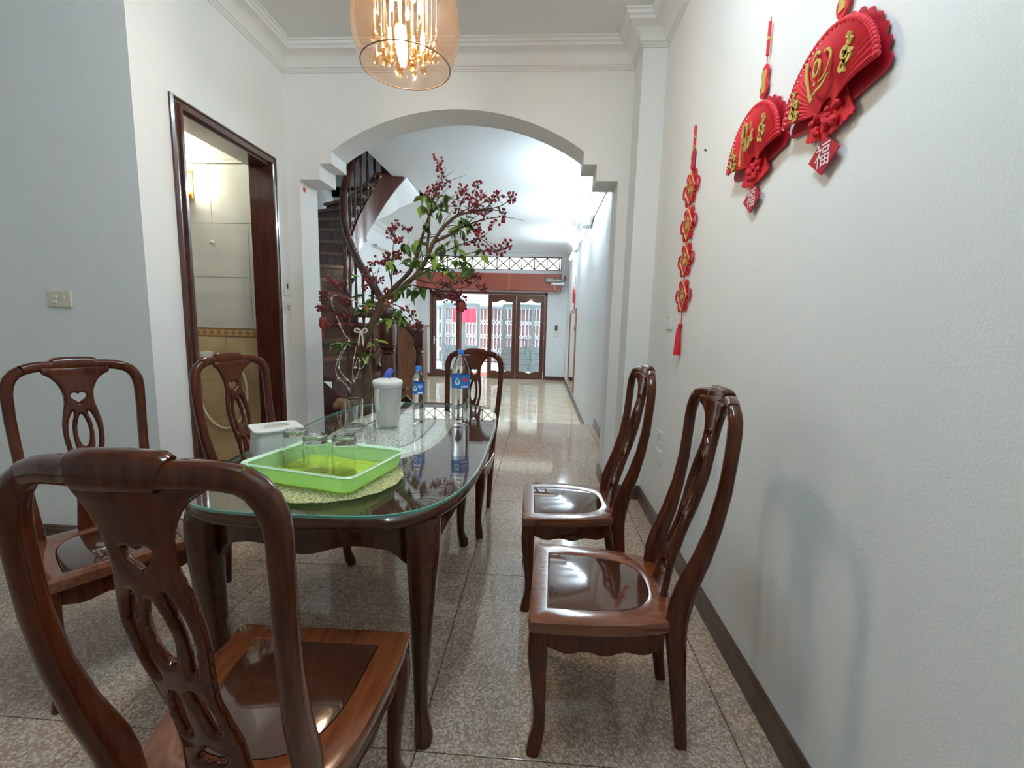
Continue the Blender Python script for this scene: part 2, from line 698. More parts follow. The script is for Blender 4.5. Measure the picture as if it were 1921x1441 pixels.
# --- cornices
def cornice(zc, s=1.0):
    p = [(0, zc + 0.01), (0.15, zc + 0.01), (0.15, zc - 0.012), (0.139, zc - 0.016), (0.137, zc - 0.034), (0.124, zc - 0.040), (0.120, zc - 0.052)]
    for i in range(9):
        a = math.pi / 2 * i / 8
        p.append((0.118 - 0.088 * math.sin(a), zc - 0.055 - 0.075 * (1 - math.cos(a))))
    p += [(0.028, zc - 0.138), (0.018, zc - 0.141), (0.018, zc - 0.152), (0.010, zc - 0.155), (0.010, zc - 0.166), (0, zc - 0.168)]
    return [(o * s, z) for o, z in p]


v, f = profile_run([(XR, YBACK), (XR, 3.33), (0.622, 3.33), (0.622, YA0), (XBW, YA0), (XBW, YP), (XL, YP), (XL, YBACK)], cornice(ZC))
struct(mesh_obj('trim_1', v, f, PLASTER, smooth=True))
v, f = profile_run([(XB, YA1), (XB, YEND), (XL, YEND), (XL, 7.95)], cornice(ZC2))
struct(mesh_obj('trim_2', v, f, PLASTER, smooth=True))

# --- baseboards
BP = [(0, 0.0), (0.016, 0.0), (0.016, 0.088), (0.012, 0.092), (0.012, 0.100), (0.007, 0.106), (0, 0.106)]
v, f = profile_run([(XR, YBACK), (XR, 3.33), (0.622, 3.33), (0.622, YA0), (CX + 1.245, YA0), (CX + 1.245, YA1 - 0.02)], BP)
struct(mesh_obj('baseboard_right', v, f, BASE))
v, f = profile_run([(CX - 1.245, YA0), (XBW, YA0), (XBW, DY1 + 0.05)], BP)
struct(mesh_obj('baseboard_arch', v, f, BASE))
v, f = profile_run([(XBW, DY0 - 0.05), (XBW, YP), (XL, YP), (XL, YBACK)], BP)
struct(mesh_obj('baseboard_left', v, f, BASE))
BP2 = [(o, z + ZF) for o, z in BP]
v, f = profile_run([(XB, STEP_Y + 0.28), (XB, YEND), (FDX1 + 0.02, YEND)], BP2)
struct(mesh_obj('baseboard_front_right', v, f, BASE))
v, f = profile_run([(FDX0 - 0.02, YEND), (XL, YEND), (XL, STEP_Y + 0.28)], BP2)
struct(mesh_obj('baseboard_front_left', v, f, BASE))
v, f = profile_run([(XB, YA1), (XB, STEP_Y - 0.1)], BP)
struct(mesh_obj('baseboard_hall', v, f, BASE))

# --- bathroom behind its door
BTILE = mat('cream_wall_tile', (0.60, 0.61, 0.55), 0.25, var=(2.2, (0.70, 0.71, 0.65), 5, (0.6, 1, 3)))
BMARB = mat('tan_marble_tile', (0.46, 0.32, 0.16), 0.2, var=(3.0, (0.62, 0.48, 0.28), 6, (1, 1, 1)))
BORD = mat('brown_border_tile', (0.36, 0.20, 0.07), 0.3)
BORD2 = mat('tan_border_diamond', (0.62, 0.45, 0.22), 0.25)
GROUT = mat('tile_grout', (0.40, 0.37, 0.29), 0.8)
gw = struct(MB().box(XL, XBW - 0.15, YA0 - 0.012, YA0 - 0.001, 0, 2.62).build('wall_tiled', GROUT))
for zr, (z0, z1) in enumerate(((1.205, 1.62), (1.62, 2.045), (2.045, 2.50))):
    xs = cuts(XL, XBW - 0.15, -2.68 if zr == 2 else -2.38, 0.62)
    for x0, x1 in zip(xs, xs[1:]):
        MB().bbox(x0 + .002, x1 - .002, YA0 - 0.02, YA0 - 0.010, z0 + .002, z1 - .002, .001).build('wall_tile', BTILE, gw)
for z0, z1 in ((0.0, 0.38), (0.38, 0.76), (0.76, 1.135)):
    xs = cuts(XL, XBW - 0.15, -2.62, 0.62)
    for x0, x1 in zip(xs, xs[1:]):
        MB().bbox(x0 + .002, x1 - .002, YA0 - 0.02, YA0 - 0.010, z0 + .002, z1 - .002, .001).build('wall_tile', BMARB, gw)
bs = MB().box(XL, XBW - 0.15, YA0 - 0.02, YA0 - 0.010, 1.14, 1.20).build('border_strip', BORD2, gw)
MB().box(XL, XBW - 0.15, YA0 - 0.022, YA0 - 0.018, 1.192, 1.202).box(XL, XBW - 0.15, YA0 - 0.022, YA0 - 0.018, 1.138, 1.148).build('border_line', BORD, bs)
dm = MB()
dm.add([(0, 0, .022), (.024, 0, 0), (0, 0, -.022), (-.024, 0, 0), (0, .004, .022), (.024, .004, 0), (0, .004, -.022), (-.024, .004, 0)],
       [(0, 1, 2, 3), (4, 7, 6, 5), (0, 4, 5, 1), (1, 5, 6, 2), (2, 6, 7, 3), (3, 7, 4, 0)])
dmo = dm.build('border_diamond', BORD, bs)
dme = dmo.data
bpy.data.objects.remove(dmo)
for i in range(14):
    o = bpy.data.objects.new('border_diamond', dme)
    o.location = (-3.05 + i * 0.062, YA0 - 0.024, 1.170)
    link(o, bs)
struct(MB().box(XL, XBW - 0.15, YP + 0.12, YA0, 2.62, 2.74).build('ceiling', WALL))
v, f = profile_run([(XBW - 0.15, YA0 - 0.02), (XL, YA0 - 0.02)], [(0, 2.63), (0.06, 2.63), (0.06, 2.60), (0.045, 2.59), (0.02, 2.54), (0.014, 2.53), (0.014, 2.515), (0, 2.505)])
struct(mesh_obj('trim_3', v, f, BTILE))

# door frame
D = struct(MB().box(0, 0.001, 0, 0.001, 0, 0.001).build('door_1', WOODF))
D.data.clear_geometry()
fr = MB()
prof_side = [(0, 0), (0.065, 0), (0.065, 0.012), (0.055, 0.022), (0.048, 0.022), (0.044, 0.014), (0.026, 0.014), (0.020, 0.030), (0.004, 0.030), (0, 0.024)]


def casing(pts):
    """casing moulding on the wall face x = XBW; pts = opening outline (y,z); profile (outward, proud)"""
    rings = []
    n = len(pts)
    for i, (y, z) in enumerate(pts):
        if i == 0 or i == n - 1:
            d = Vector((0, 1)) if i == 0 else Vector((0, 1))
            nrm = Vector((-1, 0)) if i == 0 else Vector((1, 0))
            rings.append([Vector((XBW + p, y + nrm.x * o, z)) for o, p in prof_side])
        else:
            sx = -1 if i == 1 else 1
            rings.append([Vector((XBW + p, y + sx * o, z + o)) for o, p in prof_side])
    k = len(prof_side)
    v = [q for r in rings for q in r]
    f = []
    for i in range(n - 1):
        for j in range(k):
            j2 = (j + 1) % k
            f.append([i * k + j, i * k + j2, (i + 1) * k + j2, (i + 1) * k + j])
    f += [list(range(k))[::-1], [(n - 1) * k + j for j in range(k)]]
    return v, f


v, f = casing([(DY0 + 0.03, 0), (DY0 + 0.03, DZ - 0.02), (DY1 - 0.03, DZ - 0.02), (DY1 - 0.03, 0)])
fr.add(v, f)
fr.box(XBW - 0.16, XBW + 0.004, DY0, DY0 + 0.035, 0, DZ).box(XBW - 0.16, XBW + 0.004, DY1 - 0.035, DY1, 0, DZ)
fr.box(XBW - 0.16, XBW + 0.004, DY0, DY1, DZ - 0.035, DZ)
me = fr.build('door_1_tmp', WOODF)
D.data = me.data
bpy.data.objects.remove(me)
# the opened door leaf, swung into the bathroom
MB().bbox(XBW - 0.98, XBW - 0.165, DY0 - 0.06, DY0 - 0.02, 0.01, DZ - 0.04, 0.004).build('door_leaf', WOODF, D)

# ------------------------------------------------------------------ lamps
def batten(name, label, x, side, y0, y1, z, lit, group):
    """wall batten along y. side=-1: on a right-hand wall, +1: on a left-hand wall"""
    t = thing(name, label, 'wall light', (x, (y0 + y1) / 2, z), 0, group)
    L = (y1 - y0) / 2
    s = side
    b = MB()
    b.bbox(min(0, s * 0.05), max(0, s * 0.05), -L, L, -0.03, 0.03, 0.006)
    b.build('housing', WHITEP if lit else (CREAMP if 'cream' in label else WHITEP), t)
    for yy in (-L + 0.015, L - 0.015):
        MB().bbox(min(s * 0.02, s * 0.11), max(s * 0.02, s * 0.11), yy - 0.012, yy + 0.012, -0.028, 0.024, 0.004).build('lamp_holder', WHITEP if lit else GREYM, t)
    MB().tube([(s * 0.085, -L + 0.025, -0.004), (s * 0.085, L - 0.025, -0.004)], 0.015, 12).build('fluorescent_tube', lit if lit else TUBEOFF, t, True)
    return t


LG = 'lit tubes along the front room wall'
batten('tube_light', 'lit fluorescent tube on front room wall, the one closest to the archway', XB, -1, 5.70, 6.90, 2.93, TUBE, LG)
batten('tube_light', 'lit fluorescent tube on front room wall, middle one of three', XB, -1, 7.75, 8.95, 2.93, TUBE, LG)
batten('tube_light', 'lit fluorescent tube on front room wall, closest to the street door', XB, -1, 10.22, 11.42, 2.93, TUBE, LG)
t = thing('tube_light', 'lit fluorescent tube on the dining room ceiling near the chairs', 'ceiling light', (-0.10, 1.10, ZC))
MB().bbox(-0.035, 0.035, -0.62, 0.62, -0.05, 0, 0.006).build('housing', WHITEP, t)
for yy in (-0.60, 0.60):
    MB().bbox(-0.026, 0.026, yy - 0.012, yy + 0.012, -0.105, -0.02, 0.004).build('lamp_holder', WHITEP, t)
MB().tube([(0, -0.59, -0.085), (0, 0.59, -0.085)], 0.015, 12).build('fluorescent_tube', TUBE2, t, True)
batten('tube_light', 'unlit white twin-ended tube holder on front room wall beside the stairs', XL, 1, 7.98, 9.17, 2.91, False, 'unlit tube holders')
batten('tube_light', 'unlit cream tube holder on front room wall nearer the street door', XL, 1, 9.72, 10.95, 2.91, False, 'unlit tube holders')
cb = MB().tube(catmull([(XB - 0.006, 6.9, 2.92), (XB - 0.006, 7.2, 2.86), (XB - 0.006, 7.5, 2.85), (XB - 0.006, 7.76, 2.90)], 6), 0.009, 6)
cb.build('lamp_cable', DARKP, None, True, label='dark cable strung between two lit wall tubes', cat='cable')

# bathroom wall lamp
t = thing('bathroom_lamp', 'brass wall lamp with glowing glass shade inside the bathroom', 'wall lamp', (-2.865, YA0 - 0.022, 2.335))
MB().bbox(-0.05, 0.05, -0.02, 0, -0.11, 0.11, 0.008).build('back_plate', BRASS, t)
MB().lathe([(0.0, -0.10), (0.052, -0.095), (0.058, -0.075), (0.052, -0.05)], 20, (0, -0.08, 0)).build('brass_cup', BRASS, t, True)
MB().tube([(0, -0.01, -0.06), (0, -0.08, -0.085)], 0.010, 8).build('arm', BRASS, t, True)
MB().lathe([(0.048, -0.055), (0.052, 0.0), (0.050, 0.05), (0.036, 0.085), (0.0, 0.098)], 20, (0, -0.08, 0)).build('shade', emission('lit_bath_shade', (1.0, 0.95, 0.80), 50), t, True)

# pendant lamp over the table
LX, LY, LZ = -0.612, 2.03, 2.372
t = thing('pendant_lamp', 'smoked glass pendant lamp full of crystal drops hanging over the table', 'pendant lamp', (LX, LY, LZ))
gp = [(0.186, 0.0), (0.205, 0.045), (0.220, 0.10), (0.226, 0.155), (0.222, 0.21), (0.207, 0.265), (0.18, 0.315), (0.14, 0.35), (0.085, 0.372), (0.03, 0.378)]
MB().lathe([(r, z) for r, z in gp], 56).build('glass_shade', SMOKE, t, True)
MB().lathe([(0.186 + 0.0025 * math.cos(a), 0.0025 * math.sin(a)) for a in [i * math.pi / 4 for i in range(9)]], 56).build('shade_rim', mat('dark_glass_rim', (0.20, 0.12, 0.09), 0.15), t, True)
MB().lathe([(0, 0.335), (0.155, 0.335), (0.160, 0.325), (0.155, 0.315), (0, 0.315)], 32).build('bulb_plate', mat('chrome', (0.8, 0.8, 0.8), 0.1, metal=1), t, True)  # plate widened to keep the bulbs' light off the ceiling
MB().lathe([(0, 0.372), (0.035, 0.374), (0.035, 0.40), (0.012, 0.42), (0, 0.42)], 20).build('cap', GREYM, t, True)
MB().tube([(0, 0, 0.41), (0, 0, ZC - LZ - 0.02)], 0.004, 6).build('cord', DARKP, t)
MB().lathe([(0, 0), (0.06, 0.0), (0.055, -0.02), (0, -0.028)], 24, (0, 0, ZC - LZ)).build('ceiling_rose', GREYM, t, True)
rng = random.Random(11)
drop_prof = [(0.0, -0.020), (0.007, -0.0185), (0.0115, -0.013), (0.0135, -0.004), (0.012, 0.006), (0.0075, 0.017), (0.0035, 0.030), (0.0018, 0.050), (0.0013, 0.075), (0.0, 0.078)]
dob = MB().lathe(drop_prof, 14).build('crystal_drop', CRYST, t, True)
dmesh = dob.data
bpy.data.objects.remove(dob)
wires = MB()
k = 0
for ring, (rad, cnt, zb) in enumerate(((0.0, 1, 0.012), (0.048, 6, 0.012), (0.090, 11, 0.022), (0.128, 16, 0.045))):
    for i in range(cnt):
        a = 2 * math.pi * (i + 0.37 * ring) / max(cnt, 1)
        zz = zb + rng.uniform(-0.012, 0.055)
        x, y = rad * math.cos(a), rad * math.sin(a)
        o = bpy.data.objects.new('crystal_drop', dmesh)
        o.location = (x, y, zz)
        s = rng.uniform(1.15, 1.5)
        o.scale = (s, s, s)
        link(o, t)
        wires.tube([(x, y, zz + 0.07), (x, y, 0.32)], 0.0005, 4, False)
wires.build('drop_wires', mat('fine_wire', (0.35, 0.27, 0.18), 0.7), t, kind='stuff')
for i in range(5):
    a = 2 * math.pi * i / 5 + 0.5
    x, y = 0.062 * math.cos(a), 0.062 * math.sin(a)
    b = MB().lathe([(0.0, -0.024), (0.006, -0.021), (0.0085, -0.008), (0.0085, 0.010), (0.006, 0.018)], 12, (x, y, 0.245)).build('bulb', BULB, t, True)
    MB().lathe([(0.007, 0.016), (0.010, 0.022), (0.010, 0.075), (0.0, 0.076)], 12, (x, y, 0.245)).build('bulb_socket', MATS['chrome'], t, True)

# ------------------------------------------------------------------ dining chair
YS = 0.24   # chair origin sits 0.24 m behind the seat front


def in_poly(px, py, poly):
    inside = np.zeros(px.shape, bool)
    n = len(poly)
    for i in range(n):
        x0, y0 = poly[i]
        x1, y1 = poly[(i + 1) % n]
        if y0 == y1:
            continue
        c = ((y0 > py) != (y1 > py)) & (px < (x1 - x0) * (py - y0) / (y1 - y0) + x0)
        inside ^= c
    return inside


def carved_plate(outer, holes, step, half_t, r, mapping):
    """board with pierced holes and rounded edges; mapping(u, w, off) -> point"""
    loops = [outer] + list(holes)
    us = [p[0] for p in outer]
    ws = [p[1] for p in outer]
    gu = np.arange(min(us) - step * 1.5, max(us) + step * 2, step)
    gw_ = np.arange(min(ws) - step * 1.5, max(ws) + step * 2, step)
    U, W_ = np.meshgrid(gu, gw_, indexing='ij')
    D_ = np.full(U.shape, 1e9)
    for lp in loops:
        n = len(lp)
        for i in range(n):
            ax, ay = lp[i]
            bx, by = lp[(i + 1) % n]
            dx, dy = bx - ax, by - ay
            L2 = dx * dx + dy * dy + 1e-12
            t_ = np.clip(((U - ax) * dx + (W_ - ay) * dy) / L2, 0, 1)
            D_ = np.minimum(D_, np.hypot(U - ax - t_ * dx, W_ - ay - t_ * dy))
    ins = in_poly(U, W_, outer)
    for hl in holes:
        ins &= ~in_poly(U, W_, hl)
    S = np.where(ins, D_, -D_)
    verts, faces = [], []
    cf, cb_ = {}, {}

    def vert(key, u, w_, d, side):
        if d <= 1e-9:
            if key not in cf:
                cf[key] = len(verts)
                verts.append(mapping(u, w_, 0.0))
            return cf[key]
        c = cf if side > 0 else cb_
        if key not in c:
            q = 1 - min(d, r) / r
            c[key] = len(verts)
            verts.append(mapping(u, w_, side * half_t * math.sqrt(max(0, 1 - q * q))))
        return c[key]

    nu, nw = S.shape
    for i in range(nu - 1):
        for j in range(nw - 1):
            cs = [(i, j), (i + 1, j), (i + 1, j + 1), (i, j + 1)]
            vals = [S[c] for c in cs]
            if max(vals) <= 0:
                continue
            for side in (1, -1):
                lst = []
                for q in range(4):
                    a, b = cs[q], cs[(q + 1) % 4]
                    va, vb = vals[q], vals[(q + 1) % 4]
                    if va > 0:
                        lst.append(vert(('c', a), gu[a[0]], gw_[a[1]], va, side))
                    if (va > 0) != (vb > 0):
                        t_ = va / (va - vb)
                        key = ('e',) + tuple(sorted((a, b)))
                        lst.append(vert(key, gu[a[0]] + t_ * (gu[b[0]] - gu[a[0]]), gw_[a[1]] + t_ * (gw_[b[1]] - gw_[a[1]]), 0, side))
                lst2 = [x for q, x in enumerate(lst) if x != lst[q - 1]]
                if len(lst2) >= 3:
                    faces.append(lst2 if side > 0 else lst2[::-1])
    return verts, faces


def spline_loop(pts, sub=5):
    return [tuple(p) for p in catmull(pts, sub, True)]


def mirror_x(pts):
    return [(-x, z) for x, z in reversed(pts)]


def build_chair():
    T = thing('dining_chair', 'chair', 'chair')
    # ---- pierced splat
    half = [(0.066, 0.440), (0.060, 0.50), (0.054, 0.56), (0.048, 0.62), (0.045, 0.67), (0.052, 0.73), (0.060, 0.79), (0.061, 0.85),
            (0.053, 0.905), (0.046, 0.945), (0.048, 0.985), (0.060, 1.020), (0.078, 1.045), (0.10, 1.062), (0.10, 1.085)]
    hs = catmull(half, 4)
    outer = [tuple(p) for p in hs] + mirror_x([tuple(p) for p in hs])

    def heart(cx, cz, s, up=1):
        pts = []
        for i in range(26):
            a = 2 * math.pi * i / 26
            x = 16 * math.sin(a) ** 3
            y = 13 * math.cos(a) - 5 * math.cos(2 * a) - 2 * math.cos(3 * a) - math.cos(4 * a)
            pts.append((cx + x * s / 16, cz + up * (y + 2.5) * s / 16))
        return pts

    h_heart = heart(0, 0.958, 0.0235)
    slit = [(0.0225, 0.905), (0.031, 0.890), (0.041, 0.855), (0.044, 0.81), (0.039, 0.765), (0.030, 0.735), (0.0265, 0.742), (0.031, 0.78),
            (0.0325, 0.82), (0.029, 0.86), (0.022, 0.89)]
    s1 = spline_loop(slit, 3)
    s2 = [(-x, z) for x, z in s1][::-1]
    oval = spline_loop([(0, 0.893), (0.010, 0.87), (0.0165, 0.835), (0.016, 0.80), (0.009, 0.772), (0, 0.763), (-0.009, 0.772), (-0.016, 0.80),
                        (-0.0165, 0.835), (-0.010, 0.87)], 3)
    low = spline_loop([(0.012, 0.700), (0.020, 0.694), (0.027, 0.665), (0.031, 0.625), (0.031, 0.595), (0.024, 0.585), (0.018, 0.60), (0.016, 0.64), (0.011, 0.68)], 3)
    low2 = [(-x, z) for x, z in low][::-1]
    h2_ = heart(0, 0.530, 0.026, -1)
    zs_ = [0.43, 0.55, 0.65, 0.75, 0.85, 0.95, 1.05, 1.12]
    ys_ = [-0.428, -0.445, -0.475, -0.505, -0.530, -0.548, -0.562, -0.566]

    def mp(u, w_, off):
        return (u, YS + interp(w_, zs_, ys_) + 2.2 * u * u + off, w_)

    v, f = carved_plate(outer, [h_heart, s1, s2, oval, low, low2, h2_], 0.0042, 0.0115, 0.010, mp)
    mesh_obj('splat', v, f, WOOD, T, True)
    # ---- back posts running from foot to shoulder
    zz = [0, 0.1, 0.2, 0.3, 0.40, 0.45, 0.50, 0.55, 0.60, 0.65, 0.70, 0.75, 0.80, 0.85, 0.90, 0.95, 0.99]
    yz_ = [0, 0.2, 0.40, 0.47, 0.55, 0.65, 0.75, 0.85, 0.95, 1.05]
    yy_ = [-0.487, -0.460, -0.436, -0.436, -0.453, -0.487, -0.512, -0.528, -0.536, -0.542]
    xz_ = [0, 0.45, 0.60, 0.75, 0.90, 1.0]
    xx_ = [0.138, 0.170, 0.178, 0.188, 0.195, 0.196]
    sz_ = [0, 0.3, 0.42, 0.50, 0.60, 0.75, 0.90, 1.0]
    sa_ = [0.0165, 0.0195, 0.0205, 0.019, 0.0175, 0.0165, 0.0170, 0.0185]
    sb_ = [0.019, 0.027, 0.032, 0.034, 0.028, 0.021, 0.018, 0.018]
    top = [(0.1925, 1.022), (0.184, 1.047), (0.170, 1.066), (0.150, 1.079)]
    crest_half = [(0.150, 1.079), (0.125, 1.0865), (0.10, 1.0895), (0.075, 1.090), (0.064, 1.0905)]
    for s in (1, -1):
        path, sizes = [], []
        for z in zz:
            path.append((s * interp(z, xz_, xx_), YS + interp(z, yz_, yy_), z))
            sizes.append((interp(z, sz_, sa_), interp(z, sz_, sb_)))
        for x, z in top:
            path.append((s * x, YS + interp(z, yz_, yy_) - 0.006 * (0.196 - x) / 0.046, z))
            sizes.append((0.0195, 0.018))
        v, f = sweep_section(path, sizes, Vector((0, 1, 0)), 16, 2.7)
        mesh_obj('back_post', v, f, WOOD, T, True)
    path, sizes = [], []
    cp = [(x, z) for x, z in crest_half]

    def cy(x):
        return YS - 0.548 - 0.024 * (1 - (abs(x) / 0.15) ** 2)

    for x, z in cp:
        path.append((-x, cy(x), z))
        sizes.append((0.0200, 0.018))
    for x, z, hh in ((-0.061, 1.092, 0.024), (-0.056, 1.0935, 0.0285), (-0.03, 1.0945, 0.0295), (0, 1.095, 0.030), (0.03, 1.0945, 0.0295), (0.056, 1.0935, 0.0285), (0.061, 1.092, 0.024)):
        path.append((x, cy(x), z))
        sizes.append((hh, 0.020))
    for x, z in cp[::-1]:
        path.append((x, cy(x), z))
        sizes.append((0.0200, 0.018))
    v, f = sweep_section(path, sizes, Vector((0, 1, 0)), 16, 2.7)
    mesh_obj('crest_rail', v, f, WOOD, T, True)
    # ---- seat
    side = [(0.222, 0.0), (0.234, -0.006), (0.238, -0.020), (0.236, -0.08), (0.232, -0.16), (0.225, -0.25), (0.214, -0.32), (0.198, -0.38), (0.178, -0.425), (0.165, -0.445)]
    outl_ = [(x, y + YS) for x, y in side] + [(-x, y + YS) for x, y in side[::-1]]

    def panel(off):
        pts = [(0.166 - off, -0.055 - off), (0.163 - off, -0.14), (0.158 - off, -0.22), (0.146 - off, -0.285), (0.122 - off * 0.8, -0.335 + off * 0.5), (0.085 - off * 0.5, -0.366 + off * 0.8), (0.04, -0.379 + off), (0, -0.381 + off)]
        sm = [pts[0]] + [tuple(p) for p in catmull(pts[1:], 3)]
        return [(x, y + YS) for x, y in sm] + [(-x, y + YS) for x, y in sm[::-1][1:]]

    v, f = prism_geo(outl_, 0.414, 0.450, [panel(0.0)])
    o = mesh_obj('seat_frame', v, f, WOODR, T)
    bevel_obj(o, 0.003, 2, 50)
    v, f = prism_geo(panel(0.0022), 0.416, 0.4492)
    o = mesh_obj('seat_panel', v, f, WOODP, T)
    bevel_obj(o, 0.0015, 2, 50)
    MB().prism(panel(-0.004), 0.412, 0.4165).build('seat_underside', WOODT, T)
    # ---- aprons
    for s in (1, -1):
        pr_ = [(-0.035, 0.416), (-0.40, 0.416), (-0.40, 0.352)]
        for i in range(25):
            q = i / 24
            y = -0.40 + 0.345 * q
            pr_.append((y, 0.358 - 0.012 * math.sin(math.pi * q) ** 0.7 + 0.006 * math.cos(6 * math.pi * q)))
        pr_.append((-0.035, 0.345))
        v, f = yz_prism([(y + YS, z) for y, z in pr_], -0.009, 0.009)
        v = [Vector((s * (0.213 - 0.035 * max(0, (YS - p.y) / 0.40) ** 2) + p.x, p.y, p.z)) for p in v]
        mesh_obj('side_apron', v, f, WOOD, T)
    for name, y, w_, zb in (('front_apron', -0.026, 0.195, 0.352), ('rear_apron', -0.428, 0.155, 0.362)):
        pr_ = [(w_, 0.416), (-w_, 0.416), (-w_, zb)]
        for i in range(25):
            q = i / 24
            pr_.append((-w_ + 2 * w_ * q, zb + 0.004 - 0.012 * math.sin(math.pi * q) + 0.006 * math.cos(6 * math.pi * q)))
        pr_.append((w_, zb))
        v, f = xz_prism(pr_, YS + y - 0.009, YS + y + 0.009)
        mesh_obj(name, v, f, WOOD, T)
    # ---- cabriole front legs
    for s in (1, -1):
        pth = catmull([(s * 0.206, -0.034, 0.416), (s * 0.210, -0.030, 0.36), (s * 0.209, -0.031, 0.30), (s * 0.203, -0.037, 0.21), (s * 0.199, -0.041, 0.13),
                       (s * 0.200, -0.040, 0.075), (s * 0.207, -0.032, 0.035), (s * 0.214, -0.024, 0.0)], 3)
        hz = [interp(p[2], [0, 0.03, 0.08, 0.14, 0.22, 0.32, 0.42], [0.0205, 0.0225, 0.0185, 0.0185, 0.0225, 0.029, 0.031]) for p in pth]
        v, f = sweep_section([(p[0], p[1] + YS, p[2]) for p in pth], [(a, a) for a in hz], Vector((0, 1, 0)), 14, 3.2)
        mesh_obj('front_leg', v, f, WOOD, T, True)
    return T


chair0 = build_chair()
CG = 'matching rosewood dining chairs'
CHAIRS = [
    ((-0.003, 1.427, 1.542), 'rosewood dining chair set against the white wall below the two red fans'),
    ((-0.064, 2.115, 1.595), 'rosewood dining chair by the wall below the hanging red lozenge string'),
    ((-0.569, 1.109, 0.026), 'rosewood dining chair at the table end beside the green tray'),
    ((-1.409, 1.390, -2.130), 'rosewood dining chair pulled askew beside the table, in front of the grey partition wall'),
    ((-1.007, 1.985, -1.830), 'rosewood dining chair tucked at the table side in front of the bathroom door'),
    ((-0.548, 2.578, 2.983), 'rosewood dining chair at the table end towards the archway'),
]
for i, ((x, y, t_), lab) in enumerate(CHAIRS):
    c = chair0 if i == 0 else copy_tree(chair0)
    c.location = (x + math.sin(t_) * YS, y - math.cos(t_) * YS, 0)
    c.rotation_euler = (0, 0, t_)
    c['label'] = lab
    c['group'] = CG

# ------------------------------------------------------------------ table
TX, TY, TR = -0.672, 1.945, math.radians(1.4)
TZ = 0.786
T = thing('dining_table', 'dark wooden dining table with rounded glass top and curved legs', 'table', (TX, TY, 0), TR)


def super_e(a, b, n=4.0, cnt=120):
    o = []
    for i in range(cnt):
        th = 2 * math.pi * i / cnt
        c, s = math.cos(th), math.sin(th)
        o.append((a * math.copysign(abs(c) ** (2 / n), c), b * math.copysign(abs(s) ** (2 / n), s)))
    return o


def even(pts, cnt):
    """resample a closed outline evenly"""
    P = np.array(pts + [pts[0]])
    L = np.concatenate([[0], np.cumsum(np.hypot(*np.diff(P, axis=0).T))])
    q = np.linspace(0, L[-1], cnt + 1)[:-1]
    return list(zip(np.interp(q, L, P[:, 0]), np.interp(q, L, P[:, 1])))


SE = even(super_e(1, 1, 4.0, 400), 128)


def loft(levels, cap=True):
    """levels: (a, b, z) super-ellipse rings"""
    v, f = [], []
    n = 128
    for a, b, z in levels:
        E_ = even(super_e(a, b, 4.0, 400), n)
        v += [(x, y, z) for x, y in E_]
    for i in range(len(levels) - 1):
        for k in range(n):
            k2 = (k + 1) % n
            f.append([i * n + k, i * n + k2, (i + 1) * n + k2, (i + 1) * n + k])
    if cap:
        f.append(list(range(n))[::-1])
        f.append([(len(levels) - 1) * n + k for k in range(n)])
    return v, f


A, B = 0.462, 0.858
v, f = loft([(A - 0.045, B - 0.045, 0.728), (A - 0.020, B - 0.020, 0.732), (A - 0.006, B - 0.006, 0.740), (A - 0.001, B - 0.001, 0.751), (A - 0.003, B - 0.003, 0.762), (A - 0.010, B - 0.010, 0.768), (A - 0.014, B - 0.014, 0.772)])
mesh_obj('table_top', v, f, WOODT, T, True)
v, f = loft([(A - 0.0015, B - 0.0015, 0.776), (A - 0.0015, B - 0.0015, TZ)])
mesh_obj('glass_top', v, f, TOPGL, T)
v, f = loft([(A - 0.003, B - 0.003, 0.7755), (A, B, 0.777), (A, B, TZ - 0.0012), (A - 0.003, B - 0.003, TZ + 0.0003)], False)
mesh_obj('glass_edge', v, f, mat('green_glass_edge', (0.10, 0.30, 0.25), 0.08, spec=0.7, coat=1.0), T, True, label='bluish green polished glass edge')
# scalloped apron
n = 160
ring_o = even(super_e(A - 0.062, B - 0.062, 4.0, 600), n)
ring_i = even(super_e(A - 0.084, B - 0.084, 4.0, 600), n)
v, f = [], []
for (xo, yo), (xi, yi) in zip(ring_o, ring_i):
    q = xo if abs(yo) > B - 0.11 else yo
    half_l = (A - 0.17) if abs(yo) > B - 0.11 else (B - 0.17)
    u = min(1, abs(q) / half_l)
    zb = 0.655 - 0.016 * math.cos(u * math.pi * 2.0) * (1 - u * 0.3) - (0.05 * max(0, u - 0.8) / 0.2)
    v += [(xo, yo, 0.732), (xo, yo, zb), (xi, yi, zb), (xi, yi, 0.732)]
for k in range(n):
    k2 = (k + 1) % n
    for j in range(4):
        j2 = (j + 1) % 4
        f.append([k * 4 + j, k * 4 + j2, k2 * 4 + j2, k2 * 4 + j])
mesh_obj('apron', v, f, WOODT, T, True)
for sx in (1, -1):
    for sy in (1, -1):
        d = Vector((sx * 0.5, sy * 0.86, 0)).normalized()
        bx, by = (sx * 0.26, 0.50) if sy > 0 else (sx * 0.322, -0.722)
        raw = [(0.0, 0.732, 0.058), (0.008, 0.69, 0.058), (0.014, 0.62, 0.052), (0.012, 0.54, 0.046), (0.004, 0.42, 0.038), (-0.006, 0.30, 0.031), (-0.012, 0.18, 0.0245),
               (-0.010, 0.10, 0.0225), (0.004, 0.055, 0.026), (0.018, 0.024, 0.031), (0.022, 0.0, 0.026)]
        rs = catmull(raw, 3)
        v, f = sweep_section([(bx + d.x * p[0], by + d.y * p[0], p[1]) for p in rs], [(p[2] * 0.93, p[2] * 0.93) for p in rs], Vector((0, 1, 0)), 18, 2.3)
        mesh_obj('leg', v, f, WOODT, T, True)


def on_table(wx, wy):
    return wx, wy


